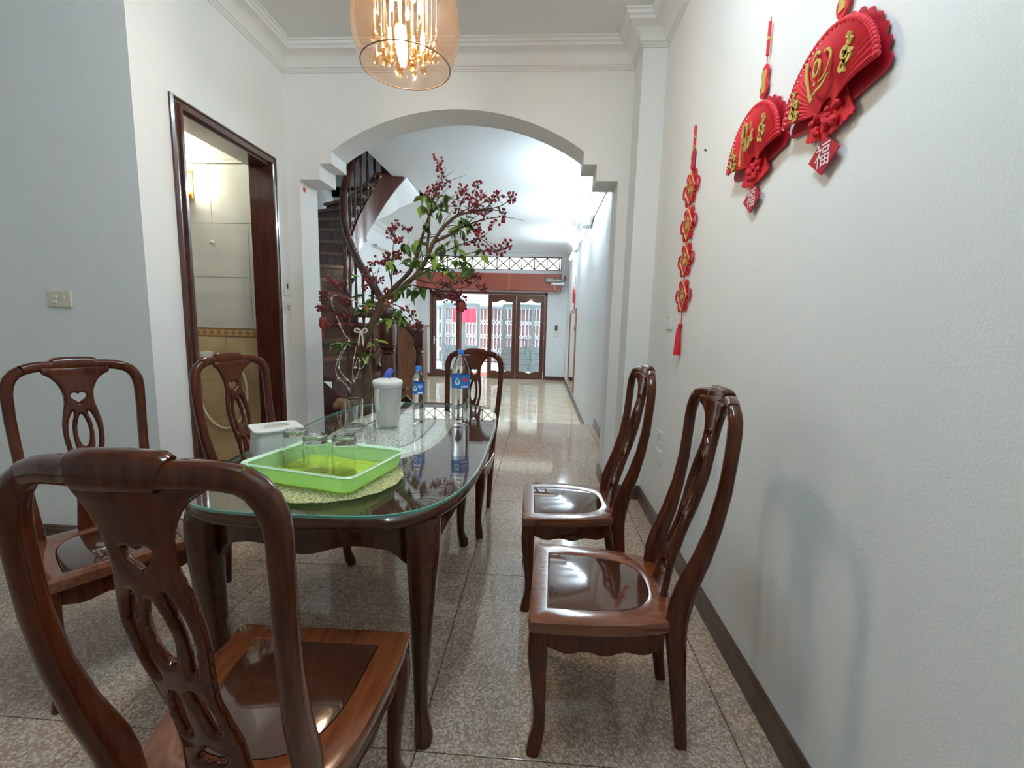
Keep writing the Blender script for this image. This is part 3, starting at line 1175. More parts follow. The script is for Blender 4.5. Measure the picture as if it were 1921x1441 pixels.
# lace runner below the glass
def lace_mat(name, c1, c2, scale):
    m = bpy.data.materials.new(name)
    m.use_nodes = True
    nt = m.node_tree
    b = nt.nodes['Principled BSDF']
    b.inputs['Roughness'].default_value = 0.8
    tc = nt.nodes.new('ShaderNodeTexCoord')
    vo = nt.nodes.new('ShaderNodeTexVoronoi')
    vo.inputs['Scale'].default_value = scale
    vo.feature = 'DISTANCE_TO_EDGE'
    rp = nt.nodes.new('ShaderNodeValToRGB')
    rp.color_ramp.elements[0].position = 0.06
    rp.color_ramp.elements[0].color = (*c1, 1)
    rp.color_ramp.elements[1].position = 0.22
    rp.color_ramp.elements[1].color = (*c2, 1)
    lk(nt, tc.outputs['Object'], vo.inputs['Vector'])
    lk(nt, vo.outputs['Distance'], rp.inputs[0])
    lk(nt, rp.outputs[0], b.inputs['Base Color'])
    MATS[name] = m
    return m


LACE = lace_mat('white_lace', (0.93, 0.93, 0.91), (0.36, 0.34, 0.31), 62)
LACE2 = mat('lace_band', (0.94, 0.94, 0.93), 0.8, bump=(300, 0.3))
R = thing('table_runner', 'oval white lace runner lying under the table glass', 'table runner', (-0.70, 2.12, 0.7722), math.radians(2))


def se_ring(a0, b0, a1, b1, z0, z1, n=3.0, cnt=120, scal=0.0):
    o_ = even(super_e(a1, b1, n, 400), cnt)
    if scal:
        o_ = [(x * (1 + scal * abs(math.sin(i * math.pi / 4))), y * (1 + scal * abs(math.sin(i * math.pi / 4)))) for i, (x, y) in enumerate(o_)]
    if a0 <= 0:
        return prism_geo(o_, z0, z1)
    i_ = even(super_e(a0, b0, n, 400), cnt)
    v, f = [], []
    for (xo, yo), (xi, yi) in zip(o_, i_):
        v += [(xo, yo, z0), (xo, yo, z1), (xi, yi, z1), (xi, yi, z0)]
    for k in range(cnt):
        k2 = (k + 1) % cnt
        for j in range(4):
            f.append([k * 4 + j, k * 4 + (j + 1) % 4, k2 * 4 + (j + 1) % 4, k2 * 4 + j])
    return v, f


v, f = se_ring(0, 0, 0.155, 0.36, 0.0004, 0.0020)
mesh_obj('centre_lace', v, f, LACE, R)
v, f = se_ring(0.155, 0.36, 0.170, 0.378, 0.0004, 0.0026)
mesh_obj('dark_braid', v, f, mat('grey_braid', (0.22, 0.20, 0.18), 0.8), R)
v, f = se_ring(0.170, 0.378, 0.232, 0.470, 0.0004, 0.0020)
mesh_obj('plain_band', v, f, LACE2, R)
v, f = se_ring(0.232, 0.470, 0.262, 0.515, 0.0004, 0.0022, scal=0.012)
mesh_obj('lace_border', v, f, lace_mat('fine_lace', (0.86, 0.84, 0.74), (0.50, 0.47, 0.38), 150), R)
# rows of small dark eyelets on the plain band
ey = MB()
for ring_a, ring_b, cnt in ((0.186, 0.400, 62), (0.202, 0.424, 66), (0.218, 0.448, 70)):
    pts_ = even(super_e(ring_a, ring_b, 3.0, 400), cnt)
    for i, (x, y) in enumerate(pts_):
        if (i + int(ring_a * 1000)) % 2:
            ey.box(x - 0.0022, x + 0.0022, y - 0.007, y + 0.007, 0.0016, 0.0026)
ey.build('eyelet_rows', MATS['grey_braid'], R, kind='stuff')

# ------------------------------------------------------------------ things on the table
ZT = TZ + 0.0006
# scalloped doily
DO = thing('doily', 'yellowish round lace doily under the green tray', 'doily', (-0.672, 1.375, ZT))
cnt = 144
rad = [0.215 * (1 + 0.022 * abs(math.sin(i * math.pi * 18 / cnt))) for i in range(cnt)]
v, f = prism_geo([(1.06 * r * math.cos(2 * math.pi * i / cnt), r * math.sin(2 * math.pi * i / cnt)) for i, r in enumerate(rad)], 0.0, 0.0016)
mesh_obj('lace_sheet', v, f, lace_mat('yellow_plastic_lace', (0.50, 0.49, 0.24), (0.22, 0.21, 0.09), 85), DO)
ms = MB()
for i in range(36):
    a = 2 * math.pi * i / 36
    for r0, r1, da in ((0.150, 0.206, 0.087), (0.150, 0.206, -0.087)):
        ms.tube([(1.06 * r0 * math.cos(a), r0 * math.sin(a), 0.002), (1.06 * r1 * math.cos(a + da), r1 * math.sin(a + da), 0.002)], 0.0016, 5)
ms.build('woven_ribs', mat('yellow_rib', (0.66, 0.64, 0.34), 0.5), DO, kind='stuff')

# green tray
GT = mat('green_translucent_plastic', (0.30, 0.80, 0.22), 0.3, spec=0.5, sss=0.0)
GTW = thin_glass('green_tray_wall', (0.78, 0.99, 0.74), 0.12, 0.05, (0.72, 0.99, 0.52), 0.55)
GTB = thin_glass('green_tray_base', (0.80, 0.99, 0.35), 0.15, 0.05, (0.86, 1.0, 0.20), 0.88)
TRY = thing('serving_tray', 'light green translucent plastic tray holding upturned glasses', 'tray', (-0.700, 1.412, ZT + 0.003), math.radians(-13))


def rrect(hx, hy, r, k=7):
    o = []
    for cx, cy_, a0 in ((hx - r, hy - r, 0), (-hx + r, hy - r, 90), (-hx + r, -hy + r, 180), (hx - r, -hy + r, 270)):
        for i in range(k + 1):
            a = math.radians(a0 + 90 * i / k)
            o.append((cx + r * math.cos(a), cy_ + r * math.sin(a)))
    return o


def loft_loops(loops, cap0=True, cap1=True):
    n = len(loops[0])
    v = [p for lp in loops for p in lp]
    f = []
    for i in range(len(loops) - 1):
        for k in range(n):
            k2 = (k + 1) % n
            f.append([i * n + k, i * n + k2, (i + 1) * n + k2, (i + 1) * n + k])
    if cap0:
        f.append(list(range(n))[::-1])
    if cap1:
        f.append([(len(loops) - 1) * n + k for k in range(n)])
    return v, f


def lvl(hx, hy, r, z):
    return [(x, y, z) for x, y in rrect(hx, hy, r)]


HX, HY = 0.205, 0.163
v, f = loft_loops([lvl(HX - 0.022, HY - 0.022, 0.025, 0.0), lvl(HX - 0.016, HY - 0.016, 0.028, 0.004), lvl(HX - 0.006, HY - 0.006, 0.03, 0.052), lvl(HX - 0.009, HY - 0.009, 0.03, 0.0525), lvl(HX - 0.020, HY - 0.020, 0.026, 0.0065)], False, False)
mesh_obj('tray_wall', v, f, GTW, TRY, True)
v, f = loft_loops([lvl(HX - 0.020, HY - 0.020, 0.025, 0.0004), lvl(HX - 0.020, HY - 0.020, 0.025, 0.0035)])
mesh_obj('tray_base', v, f, GTB, TRY)
v, f = loft_loops([lvl(HX - 0.008, HY - 0.008, 0.03, 0.050), lvl(HX + 0.004, HY + 0.004, 0.034, 0.0525), lvl(HX + 0.006, HY + 0.006, 0.035, 0.055), lvl(HX + 0.003, HY + 0.003, 0.034, 0.058), lvl(HX - 0.006, HY - 0.006, 0.03, 0.0565), lvl(HX - 0.010, HY - 0.010, 0.03, 0.052)], False, False)
mesh_obj('rim', v, f, mat('pale_green_rim', (0.66, 0.93, 0.68), 0.2, spec=0.6), TRY, True)
for i in range(12):
    y = -0.115 + 0.021 * i
    MB().bbox(-0.155, 0.155, y - 0.004, y + 0.004, 0.003, 0.0055, 0.001).build('base_rib', GTB, TRY)

# drinking glasses
def tumbler_prof(r0, r1, hgt, bulge=0.0, base=0.008):
    o = [(0, 0), (r0 * 0.94, 0), (r0, 0.003)]
    for i in range(1, 9):
        q = i / 8
        o.append((r0 + (r1 - r0) * q + bulge * math.sin(math.pi * min(1, q * 1.25)), 0.003 + (hgt - 0.003) * q))
    i_ = [(r - 0.0022, z) for r, z in o[3:]][::-1]
    return o + [(o[-1][0] - 0.001, hgt + 0.0008)] + i_ + [(r0 * 0.90, base + 0.002), (r0 * 0.5, base), (0, base)]


def put_glass(name, label, x, y, z, prof, flip, group=None):
    o = thing(name, label, 'glass', (x, y, z), 0, group)
    H = max(p[1] for p in prof)
    pf = [(r, (H - q) if flip else q) for r, q in prof]
    MB().lathe(pf, 40).build('glass_body', GLASS, o, True)
    zb = H if flip else 0
    s = -1 if flip else 1
    r0 = prof[1][0]
    MB().lathe([(r0 * 0.97, zb + s * 0.001), (r0 * 1.005, zb + s * 0.003), (r0 * 0.97, zb + s * 0.0095), (r0 * 0.86, zb + s * 0.0115)], 40).build('thick_base', mat('thick_glass_base', (0.75, 0.80, 0.76), 0.04, metal=0.85), o, True)
    return o


pf = tumbler_prof(0.0365, 0.0385, 0.124, 0.0030, 0.012)
cr, sr = math.cos(math.radians(-13)), math.sin(math.radians(-13))
gl = 'three upturned glasses in the tray'
put_glass('drinking_glass', 'upturned clear glass in the tray, the one beside the tissue box', -0.836, 1.455, ZT + 0.0090, pf, True, gl)
put_glass('drinking_glass', 'upturned clear glass in the tray, standing between the other two', -0.735, 1.400, ZT + 0.0090, pf, True, gl)
put_glass('drinking_glass', 'upturned clear glass in the tray, the one farthest from the tissue box', -0.638, 1.402, ZT + 0.0090, pf, True, gl)
put_glass('drinking_glass', 'tall clear waisted glass standing beside the water jug', -0.880, 2.045, ZT, tumbler_prof(0.050, 0.043, 0.142, -0.006, 0.012), False)

# tissue box
TB = thing('tissue_box', 'white plastic tissue holder with round opening on top', 'tissue box', (-1.000, 1.610, ZT), math.radians(43))
v, f = loft_loops([lvl(0.080, 0.074, 0.014, 0.0), lvl(0.082, 0.076, 0.016, 0.008), lvl(0.076, 0.070, 0.016, 0.096), lvl(0.076, 0.070, 0.016, 0.098)], True, True)
mesh_obj('box_body', v, f, WHITEP, TB, True)
hl = [(0.046 * math.cos(a), 0.038 * math.sin(a)) for a in [2 * math.pi * i / 32 for i in range(32)]]
v, f = prism_geo(rrect(0.084, 0.078, 0.018), 0.098, 0.105, [hl])
o = mesh_obj('lid', v, f, WHITEP, TB)
bevel_obj(o, 0.002, 2, 50)
v, f = se_ring(0.046, 0.038, 0.0515, 0.0432, 0.1048, 0.1072, 2.0, 48)
mesh_obj('opening_rim', v, f, WHITEP, TB, True)
MB().prism([(0.0455 * math.cos(2 * math.pi * i / 32), 0.0375 * math.sin(2 * math.pi * i / 32)) for i in range(32)], 0.0985, 0.1002).build('paper_roll', mat('brown_paper_core', (0.50, 0.42, 0.36), 0.9), TB)

# water jug
JUG = thing('water_jug', 'frosted plastic water jug with white lid and blue spout flap', 'jug', (-0.743, 2.128, ZT))
FROST = thin_glass('frosted_plastic', (0.96, 0.97, 0.95), 0.30, 0.05, (0.95, 0.95, 0.93), 0.45)
MB().lathe([(0, 0.002), (0.050, 0.002), (0.054, 0.006), (0.057, 0.03), (0.062, 0.12), (0.066, 0.205), (0.067, 0.212)], 44).build('jug_body', FROST, JUG, True)
MB().lathe([(0, 0.004), (0.0525, 0.006), (0.0555, 0.03), (0.0590, 0.085), (0, 0.085)], 44).build('water', thin_glass('jug_water', (0.86, 0.86, 0.78), 0.1, 0.04, (0.75, 0.74, 0.66), 0.35), JUG, True)
MB().lathe([(0.0665, 0.206), (0.072, 0.208), (0.0725, 0.218), (0.068, 0.226), (0.050, 0.233), (0.0, 0.237)], 44).build('lid', WHITEP, JUG, True)
MB().lathe([(0.0662, 0.198), (0.0695, 0.199), (0.0695, 0.206), (0.0662, 0.207)], 44).build('collar', WHITEP, JUG, True)
fl_ = [(0.024 * math.cos(a), 0.026 + 0.030 * math.sin(a)) for a in [math.pi * i / 14 for i in range(15)]] + [(-0.024, 0.0), (0.024, 0.0)]
v, f = prism_geo(fl_, 0, 0.005)
mx = Matrix.Translation((-0.006, 0.010, 0.233)) @ Matrix.Rotation(math.radians(-28), 4, 'Z') @ Matrix.Rotation(math.radians(58), 4, 'X')
o = mesh_obj('spout_flap', [mx @ p for p in v], f, mat('blue_plastic', (0.035, 0.085, 0.46), 0.35), JUG)
bevel_obj(o, 0.0015, 2, 50)
hp = catmull([(-0.020, -0.062, 0.185), (-0.022, -0.074, 0.175), (-0.024, -0.078, 0.14), (-0.022, -0.072, 0.105), (-0.020, -0.058, 0.092)], 5)
MB().tube(hp, 0.007, 8).build('handle', FROST, JUG, True)

# water bottles
BLUEC = mat('bottle_cap_blue', (0.03, 0.22, 0.66), 0.35)
LAB = mat('bottle_label_blue', (0.02, 0.13, 0.48), 0.35, var=(12, (0.03, 0.22, 0.60), 2, (1, 1, 2)))


def arc_patch(r, a0, a1, z0, z1, n=8):
    v = []
    for i in range(n + 1):
        a = math.radians(a0 + (a1 - a0) * i / n)
        v += [(r * math.cos(a), r * math.sin(a), z0), (r * math.cos(a), r * math.sin(a), z1)]
    return v, [[2 * i, 2 * i + 2, 2 * i + 3, 2 * i + 1] for i in range(n)]


def shape_on_cyl(r, a_mid, z_mid, pts):
    """flat print outline wrapped on a cylinder (fan)"""
    v = [(r * math.cos(math.radians(a_mid)), r * math.sin(math.radians(a_mid)), z_mid)]
    for x, z in pts:
        a = math.radians(a_mid) + x / r
        v.append((r * math.cos(a), r * math.sin(a), z_mid + z))
    n = len(pts)
    return v, [[0, 1 + i, 1 + (i + 1) % n] for i in range(n)]


def bottle(label, x, y, R_, H, ribs, lab_z, rz, big):
    b = thing('water_bottle', label, 'bottle', (x, y, ZT), rz, None)
    prof = [(0, 0.006), (R_ * 0.55, 0.001), (R_ * 0.86, 0.0), (R_ * 0.97, 0.008)]
    z = 0.02
    lz0, lz1 = lab_z
    k = 0
    while z < lz0 - 0.004:
        prof.append((R_ * (1.0 if k % 2 == 0 else 0.945), z))
        z += ribs
        k += 1
    waist = 0.95 if big else 0.97
    prof += [(R_ * 0.985, lz0 - 0.002), (R_ * 0.975, lz0), (R_ * 0.975, lz1), (R_ * 0.985, lz1 + 0.003)]
    sh = H - 0.026
    for i in range(1, 9):
        q = i / 8
        rr = R_ * 0.985 + (0.0125 - R_ * 0.985) * (q ** 1.7)
        prof.append((rr, lz1 + 0.003 + (sh - lz1 - 0.003) * q))
    prof += [(0.0125, H - 0.010)]
    MB().lathe(prof, 40).build('bottle_body', PET, b, True)
    MB().lathe([(0.0165, sh + 0.001), (0.0165, sh + 0.0035), (0.013, sh + 0.004)], 28).build('neck_ring', BLUEC, b, True)
    cp_ = [(0.0150, H - 0.020), (0.0152, H - 0.002), (0.0138, H), (0, H)]
    MB().lathe(cp_, 28).build('cap', BLUEC, b, True)
    lab = MB().lathe([(R_ * 1.002, lz0 + 0.001), (R_ * 1.002, lz1 - 0.001)], 48).build('paper_label', LAB, b, True)
    rl = R_ * 1.002 + 0.0006
    wht = mat('label_white', (0.85, 0.88, 0.92), 0.4)
    lh = lz1 - lz0
    zm = (lz0 + lz1) / 2
    dropl = [(0, 0.32 * lh), (0.09 * lh, 0.16 * lh), (0.17 * lh, 0.02 * lh), (0.17 * lh, -0.10 * lh), (0.09 * lh, -0.19 * lh), (0, -0.22 * lh), (-0.09 * lh, -0.19 * lh), (-0.17 * lh, -0.10 * lh), (-0.17 * lh, 0.02 * lh), (-0.09 * lh, 0.16 * lh)]
    v, f = shape_on_cyl(rl, -110, zm - 0.02 * lh, [(x_ * 1.2, z_ * 1.0) for x_, z_ in dropl])
    mesh_obj('drop_mark', v, f, wht, lab)
    v, f = shape_on_cyl(rl + 0.0004, -110, zm + 0.02 * lh, [(x_ * 0.62, z_ * 0.62) for x_, z_ in dropl])
    mesh_obj('drop_mark_inner', v, f, mat('label_teal', (0.05, 0.35, 0.55), 0.4), lab)
    circ = [(0.19 * lh * math.cos(i * math.pi / 8), 0.17 * lh * math.sin(i * math.pi / 8)) for i in range(16)]
    v, f = shape_on_cyl(rl, -62, zm + 0.16 * lh, circ)
    mesh_obj('round_mark', v, f, mat('label_pale_blue', (0.42, 0.52, 0.80), 0.4) if not big else mat('label_red', (0.70, 0.05, 0.08), 0.4), lab)
    v, f = arc_patch(rl, -85, -38, lz0 + 0.08 * lh, lz0 + 0.20 * lh)
    mesh_obj('white_strip', v, f, wht, lab)
    return b


bottle('small clear water bottle with blue cap and blue label beside the jug', -0.612, 2.215, 0.0315, 0.292, 0.022, (0.150, 0.212), 0.0, False)
bb = bottle('large ribbed clear water bottle with blue cap and blue label', -0.402, 2.245, 0.0470, 0.378, 0.0125, (0.185, 0.255), 0.15, True)
MB().tube(catmull([(0.012, 0, 0.350), (0.03, -0.004, 0.3515), (0.043, -0.002, 0.3515), (0.043, 0.006, 0.3515), (0.03, 0.008, 0.3515), (0.012, 0.004, 0.350)], 4), 0.0016, 6).build('carry_loop', mat('pale_blue_plastic', (0.40, 0.60, 0.85), 0.4), bb, True)

# ------------------------------------------------------------------ red new-year fans on the right wall
RED = mat('red_felt', (0.60, 0.006, 0.020), 0.7, sheen=0.0)
RED2 = mat('bright_red_felt', (0.70, 0.012, 0.030), 0.65)
REDD = mat('deep_red_card', (0.46, 0.004, 0.022), 0.5)
GOLD = mat('gold_glitter', (0.78, 0.56, 0.13), 0.35, metal=0.3, bump=(900, 0.6))
SILV = mat('pale_cutout', (0.78, 0.70, 0.72), 0.5)
BEADC = mat('clear_bead', (0.85, 0.80, 0.75), 0.15)


def wall_map(x_wall):
    """local (s, z, out): s runs towards the rear of the dining room, out away from the right wall"""
    def g(s, z, out):
        return Vector((-out, -s, z))
    return g


def plate_on_wall(outline, o0, o1, holes=()):
    """outline (s,z) -> solid between distances o0..o1 from the wall"""
    v, f = prism_geo(outline, o0, o1, holes)
    return [Vector((-p.z, -p.x, p.y)) for p in v], f


def stroke(pts, wid, o0, o1, sub=5):
    """brush stroke ribbon in (s,z) with width list"""
    c = catmull(pts, sub)
    n = len(c)
    w_ = [interp(i / (n - 1), np.linspace(0, 1, len(wid)), wid) for i in range(n)]
    lft, rgt = [], []
    for i in range(n):
        a = np.array(c[max(i - 1, 0)])
        b = np.array(c[min(i + 1, n - 1)])
        d = b - a
        d = d / (np.hypot(*d) + 1e-9)
        nn = np.array([-d[1], d[0]])
        lft.append(np.array(c[i]) + nn * w_[i])
        rgt.append(np.array(c[i]) - nn * w_[i])
    v, f = [], []
    for i in range(n):
        for q in (lft[i], rgt[i]):
            v.append(Vector((-o0, -q[0], q[1])))
        for q in (rgt[i], lft[i]):
            v.append(Vector((-o1, -q[0], q[1])))
    for i in range(n - 1):
        for k in range(4):
            k2 = (k + 1) % 4
            f.append([i * 4 + k, i * 4 + k2, (i + 1) * 4 + k2, (i + 1) * 4 + k])
    f += [[3, 2, 1, 0], [(n - 1) * 4 + k for k in range(4)]]
    return v, f


def scallop_fan(r, a0, a1, nsc, depth, hub, hub_r, ex=1.0):
    out = []
    N = nsc * 6
    for i in range(N + 1):
        q = i / N
        a = math.radians(a0 + (a1 - a0) * q)
        rr = r + depth * abs(math.sin(math.pi * q * nsc))
        out.append((ex * rr * math.cos(a), rr * math.sin(a)))
    for i in range(9):
        a = math.radians(a1 + (a0 - a1) * i / 8)
        out.append((ex * hub_r * math.cos(a), hub + hub_r * math.sin(a)))
    return out


def text_strokes(word):
    if word == 'loc':
        return [  # L
            ([(0.066, 0.075), (0.072, 0.045), (0.060, 0.005), (0.045, -0.040), (0.030, -0.062), (0.022, -0.070)], [0.009, 0.008, 0.005, 0.004, 0.007, 0.008]),
            ([(0.030, -0.055), (0.000, -0.045), (-0.030, -0.038), (-0.052, -0.020)], [0.004, 0.005, 0.004, 0.002]),
            # o with hat and dot
            ([(0.030, 0.030), (0.022, 0.052), (0.004, 0.050), (0.000, 0.028), (0.010, 0.008), (0.026, 0.010), (0.031, 0.028)], [0.004, 0.005, 0.004, 0.004, 0.005, 0.004, 0.004]),
            ([(0.036, 0.066), (0.018, 0.082), (0.000, 0.068)], [0.003, 0.006, 0.003]),
            ([(0.020, -0.016), (0.013, -0.020)], [0.006, 0.005]),
            # c
            ([(-0.020, 0.062), (-0.040, 0.060), (-0.055, 0.036), (-0.048, 0.002), (-0.028, -0.018), (-0.004, -0.022)], [0.004, 0.004, 0.003, 0.003, 0.003, 0.002]),
        ]
    return [  # Phuc
        ([(0.030, 0.070), (0.042, 0.030), (0.050, -0.020), (0.052, -0.070), (0.048, -0.098)], [0.004, 0.005, 0.004, 0.006, 0.007]),
        ([(0.052, 0.030), (0.040, 0.070), (0.016, 0.074), (0.006, 0.045), (0.020, 0.010), (0.046, -0.002)], [0.004, 0.006, 0.006, 0.006, 0.005, 0.003]),
        ([(0.012, 0.040), (0.016, -0.010), (0.022, -0.045)], [0.003, 0.004, 0.004]),
        ([(0.020, -0.020), (0.006, -0.002), (0.004, -0.038), (-0.006, -0.040), (-0.012, 0.010)], [0.003, 0.004, 0.004, 0.004, 0.003]),
        ([(-0.010, 0.012), (-0.014, -0.030), (-0.026, -0.036), (-0.034, 0.012), (-0.036, -0.020)], [0.004, 0.004, 0.004, 0.004, 0.003]),
        ([(-0.060, 0.018), (-0.048, 0.024), (-0.044, 0.000), (-0.052, -0.022), (-0.066, -0.016)], [0.003, 0.004, 0.004, 0.004, 0.002]),
        ([(-0.026, 0.038), (-0.036, 0.066)], [0.004, 0.0015]),
    ]


def sprig(cs, cz, flip):
    out = [([(cs, cz - 0.040), (cs - flip * 0.004, cz), (cs - flip * 0.012, cz + 0.045)], [0.002, 0.0022, 0.0012])]
    for i, (ds, dz, r) in enumerate(((0.010, -0.022, 0.010), (-0.008, -0.006, 0.012), (0.008, 0.010, 0.010), (-0.010, 0.026, 0.007), (-0.002, 0.044, 0.005))):
        loop = [(cs + flip * ds + r * math.cos(a), cz + dz + r * math.sin(a)) for a in [i_ * math.pi / 3 for i_ in range(7)]]
        out.append((loop, [r * 0.45] * 7))
    return out


def fan_decor(label, ycen, zhub, word):
    t = thing('fan_decoration', label, 'wall decoration', (XR, ycen, zhub), 0, 'red felt fan decorations on the wall')
    # rear scalloped sheet
    v, f = plate_on_wall(scallop_fan(0.215, 2, 178, 15, 0.016, -0.015, 0.045, 0.90), 0.006, 0.012)
    mesh_obj('rear_sheet', v, f, REDD, t)
    # gathered front fan, pleated
    v, f = [], []
    nr, na = 10, 61
    for i in range(nr + 1):
        q = i / nr
        for k in range(na):
            a = math.radians(8 + 164 * k / (na - 1))
            edge = 0.004 * abs(math.sin(k * math.pi / 2)) if i == nr else 0
            r = 0.030 + (0.165 + edge) * q
            out = 0.030 + 0.022 * math.sin(math.pi * q * 0.8) + 0.003 * (1 if k % 2 else -1) * q
            v.append(Vector((-out, -1.02 * r * math.cos(a), r * math.sin(a) + 0.006)))
    nv = len(v)
    v += [p + Vector((0.004, 0, 0)) for p in v]
    for i in range(nr):
        for k in range(na - 1):
            a_, b_, c_, d_ = i * na + k, i * na + k + 1, (i + 1) * na + k + 1, (i + 1) * na + k
            f.append([a_, b_, c_, d_])
            f.append([nv + d_, nv + c_, nv + b_, nv + a_])
    rim_ = [i * na for i in range(nr + 1)] + [nr * na + k for k in range(1, na)] + [i * na + na - 1 for i in range(nr - 1, -1, -1)] + list(range(na - 2, 0, -1))
    for i, a_ in enumerate(rim_):
        b_ = rim_[(i + 1) % len(rim_)]
        f.append([a_, nv + a_, nv + b_, b_])
    mesh_obj('front_fan', v, f, RED, t, True)
    # fluffy top edging
    ed = MB()
    for k in range(44):
        a = math.radians(10 + 160 * k / 43)
        r = 0.197
        c = Vector((-0.040, -1.02 * r * math.cos(a), r * math.sin(a) + 0.006))
        ed.sphere(c, 0.009, 7, 5)
    ed.build('edge_frill', RED2, t, True, kind='stuff')
    # pearl seed dots along one side
    sd = MB()
    for k in range(16):
        q = k / 15
        a = math.radians(172 - 74 * q)
        sd.sphere(Vector((-0.0475, -1.02 * 0.183 * math.cos(a), 0.183 * math.sin(a) + 0.006)), 0.0030, 6, 4)
    sd.build('seed_beads', BEADC, t, True, kind='stuff')
    # ribbon loop on the side
    MB().bbox(-0.050, -0.020, -0.150, -0.110, 0.068, 0.084, 0.004).build('ribbon_loop', RED2, t)
    # lower ruffles
    nl = 22
    o_ = [(-0.105 + 0.21 * i / nl, -0.036 - 0.020 * math.sin(math.pi * i / nl) - 0.006 * (i % 2)) for i in range(nl + 1)]
    v, f = plate_on_wall(o_ + [(0.055, 0.045), (-0.055, 0.045)], 0.014, 0.019)
    mesh_obj('lower_ruffle', v, f, RED2, t)
    rf = MB()
    for k in range(26):
        rr = random.Random(k * 7 + len(word))
        rf.sphere(Vector((-0.020 - rr.uniform(0, .012), -rr.uniform(-0.060, 0.060), rr.uniform(-0.044, 0.006))), rr.uniform(0.008, 0.013), 7, 5)
    rf.build('ruffle_tufts', RED, t, True, kind='stuff')
    # gold calligraphy and blossom sprigs
    for pts, wd in text_strokes(word):
        v, f = stroke([(-s * 0.86, z * 0.80 + 0.095) for s, z in pts], [q * 0.80 for q in wd], 0.056, 0.060)
        mesh_obj('gold_lettering', v, f, GOLD, t)
    for cs, cz, fp in ((0.105, 0.090, -1), (-0.120, 0.060, 1)):
        sp = MB()
        for pts, wd in sprig(cs, cz, fp):
            v, f = stroke(pts, wd, 0.050, 0.056, 3)
            sp.add(v, f)
        sp.build('gold_sprig', GOLD, t)
    # hanger: cord, banner and beads
    zt = 0.205
    MB().tube([(-0.012, 0, zt), (-0.010, 0, zt + 0.30)], 0.0016, 6).build('hanging_cord', RED2, t)
    bn = MB().tube([(-0.012, 0.0, zt + 0.175), (-0.012, 0.0, zt + 0.285)], 0.0055, 8).build('cord_sleeve', RED2, t, True)
    MB().tube([(-0.012, 0.0, zt + 0.225), (-0.012, 0.0, zt + 0.235)], 0.0062, 8).build('gold_band', GOLD, bn, True)
    leaf_ = [(0, 0.075), (0.016, 0.068), (0.024, 0.050), (0.020, 0.022), (0.028, -0.004), (0.018, -0.030), (0, -0.040), (-0.018, -0.030), (-0.028, -0.004), (-0.020, 0.022), (-0.024, 0.050), (-0.016, 0.068)]
    v, f = plate_on_wall([(s, z + zt + 0.070) for s, z in spline_loop(leaf_, 3)], 0.010, 0.015)
    bo = mesh_obj('banner', v, f, RED2, t)
    v, f = plate_on_wall([(-0.013, zt + 0.048), (0.013, zt + 0.048), (0.013, zt + 0.125), (-0.013, zt + 0.125)], 0.0148, 0.018)
    mesh_obj('gold_plaque', v, f, GOLD, bo)
    # pendant square with a cut-out character
    zp = -0.108
    MB().tube([(-0.018, 0.006, -0.05), (-0.018, 0.006, zp + 0.062)], 0.001, 5).build('pendant_cord', RED2, t)
    sq = [(0, 0.052), (0.068, 0.0), (0, -0.052), (-0.068, 0.0)]
    v, f = plate_on_wall([(s - 0.006, z + zp) for s, z in sq], 0.016, 0.020)
    pd = mesh_obj('pendant', v, f, REDD, t)
    cu = bpy.data.curves.new('good_fortune_character', 'FONT')
    cu.body = '\u798f'
    cu.size = 0.070
    cu.align_x = 'CENTER'
    cu.align_y = 'CENTER'
    cu.extrude = 0.0008
    to = bpy.data.objects.new('tmp_text', cu)
    COL.objects.link(to)
    dg = bpy.context.evaluated_depsgraph_get()
    me_ = bpy.data.meshes.new_from_object(to.evaluated_get(dg))
    bpy.data.objects.remove(to)
    me_.materials.clear()
    me_.materials.append(SILV)
    # text plane x->s, y->z ; flip so that it reads from the room
    for q in me_.vertices:
        x_, y_, z_ = q.co
        q.co = (-(0.0208 + z_), 0.006 - x_ * 1.0, y_ + zp - 0.004)
    co = bpy.data.objects.new('character', me_)
    link(co, pd)
    return t


fan_decor('red felt fan with gold Loc lettering, hung nearer the chairs and overlapping the other fan', 1.365, 1.895, 'loc')
fan_decor('red felt fan with gold Phuc lettering, hung between the other fan and the lozenge string', 1.795, 1.895, 'phuc')

# ------------------------------------------------------------------ string of four lozenges
t = thing('lozenge_string', 'hanging string of four red and gold lozenges with tassel on the wall', 'wall decoration', (XR, 2.575, 1.15))
MB().tube([(-0.008, 0, 0.09), (-0.008, 0, 1.215)], 0.0022, 6).build('cord', RED2, t)
MB().tube([(-0.009, 0, 1.10), (-0.009, 0, 1.21)], 0.006, 8).build('cord_sleeve', RED2, t, True)
MB().sphere((-0.010, 0, 1.105), 0.009, 8, 6).build('gold_bead', GOLD, t, True)
MB().sphere((-0.010, 0, 1.155), 0.008, 8, 6).build('gold_bead', GOLD, t, True)
ch = spline_loop([(0.02, 0.050), (0.030, 0.020), (0.022, -0.010), (0.030, -0.040), (0.010, -0.055), (-0.012, -0.048), (-0.028, -0.030), (-0.022, 0.0), (-0.030, 0.022), (-0.018, 0.046), (0, 0.056)], 3)
v, f = plate_on_wall([(s, z + 1.040) for s, z in ch], 0.006, 0.012)
mesh_obj('charm', v, f, REDD, t)
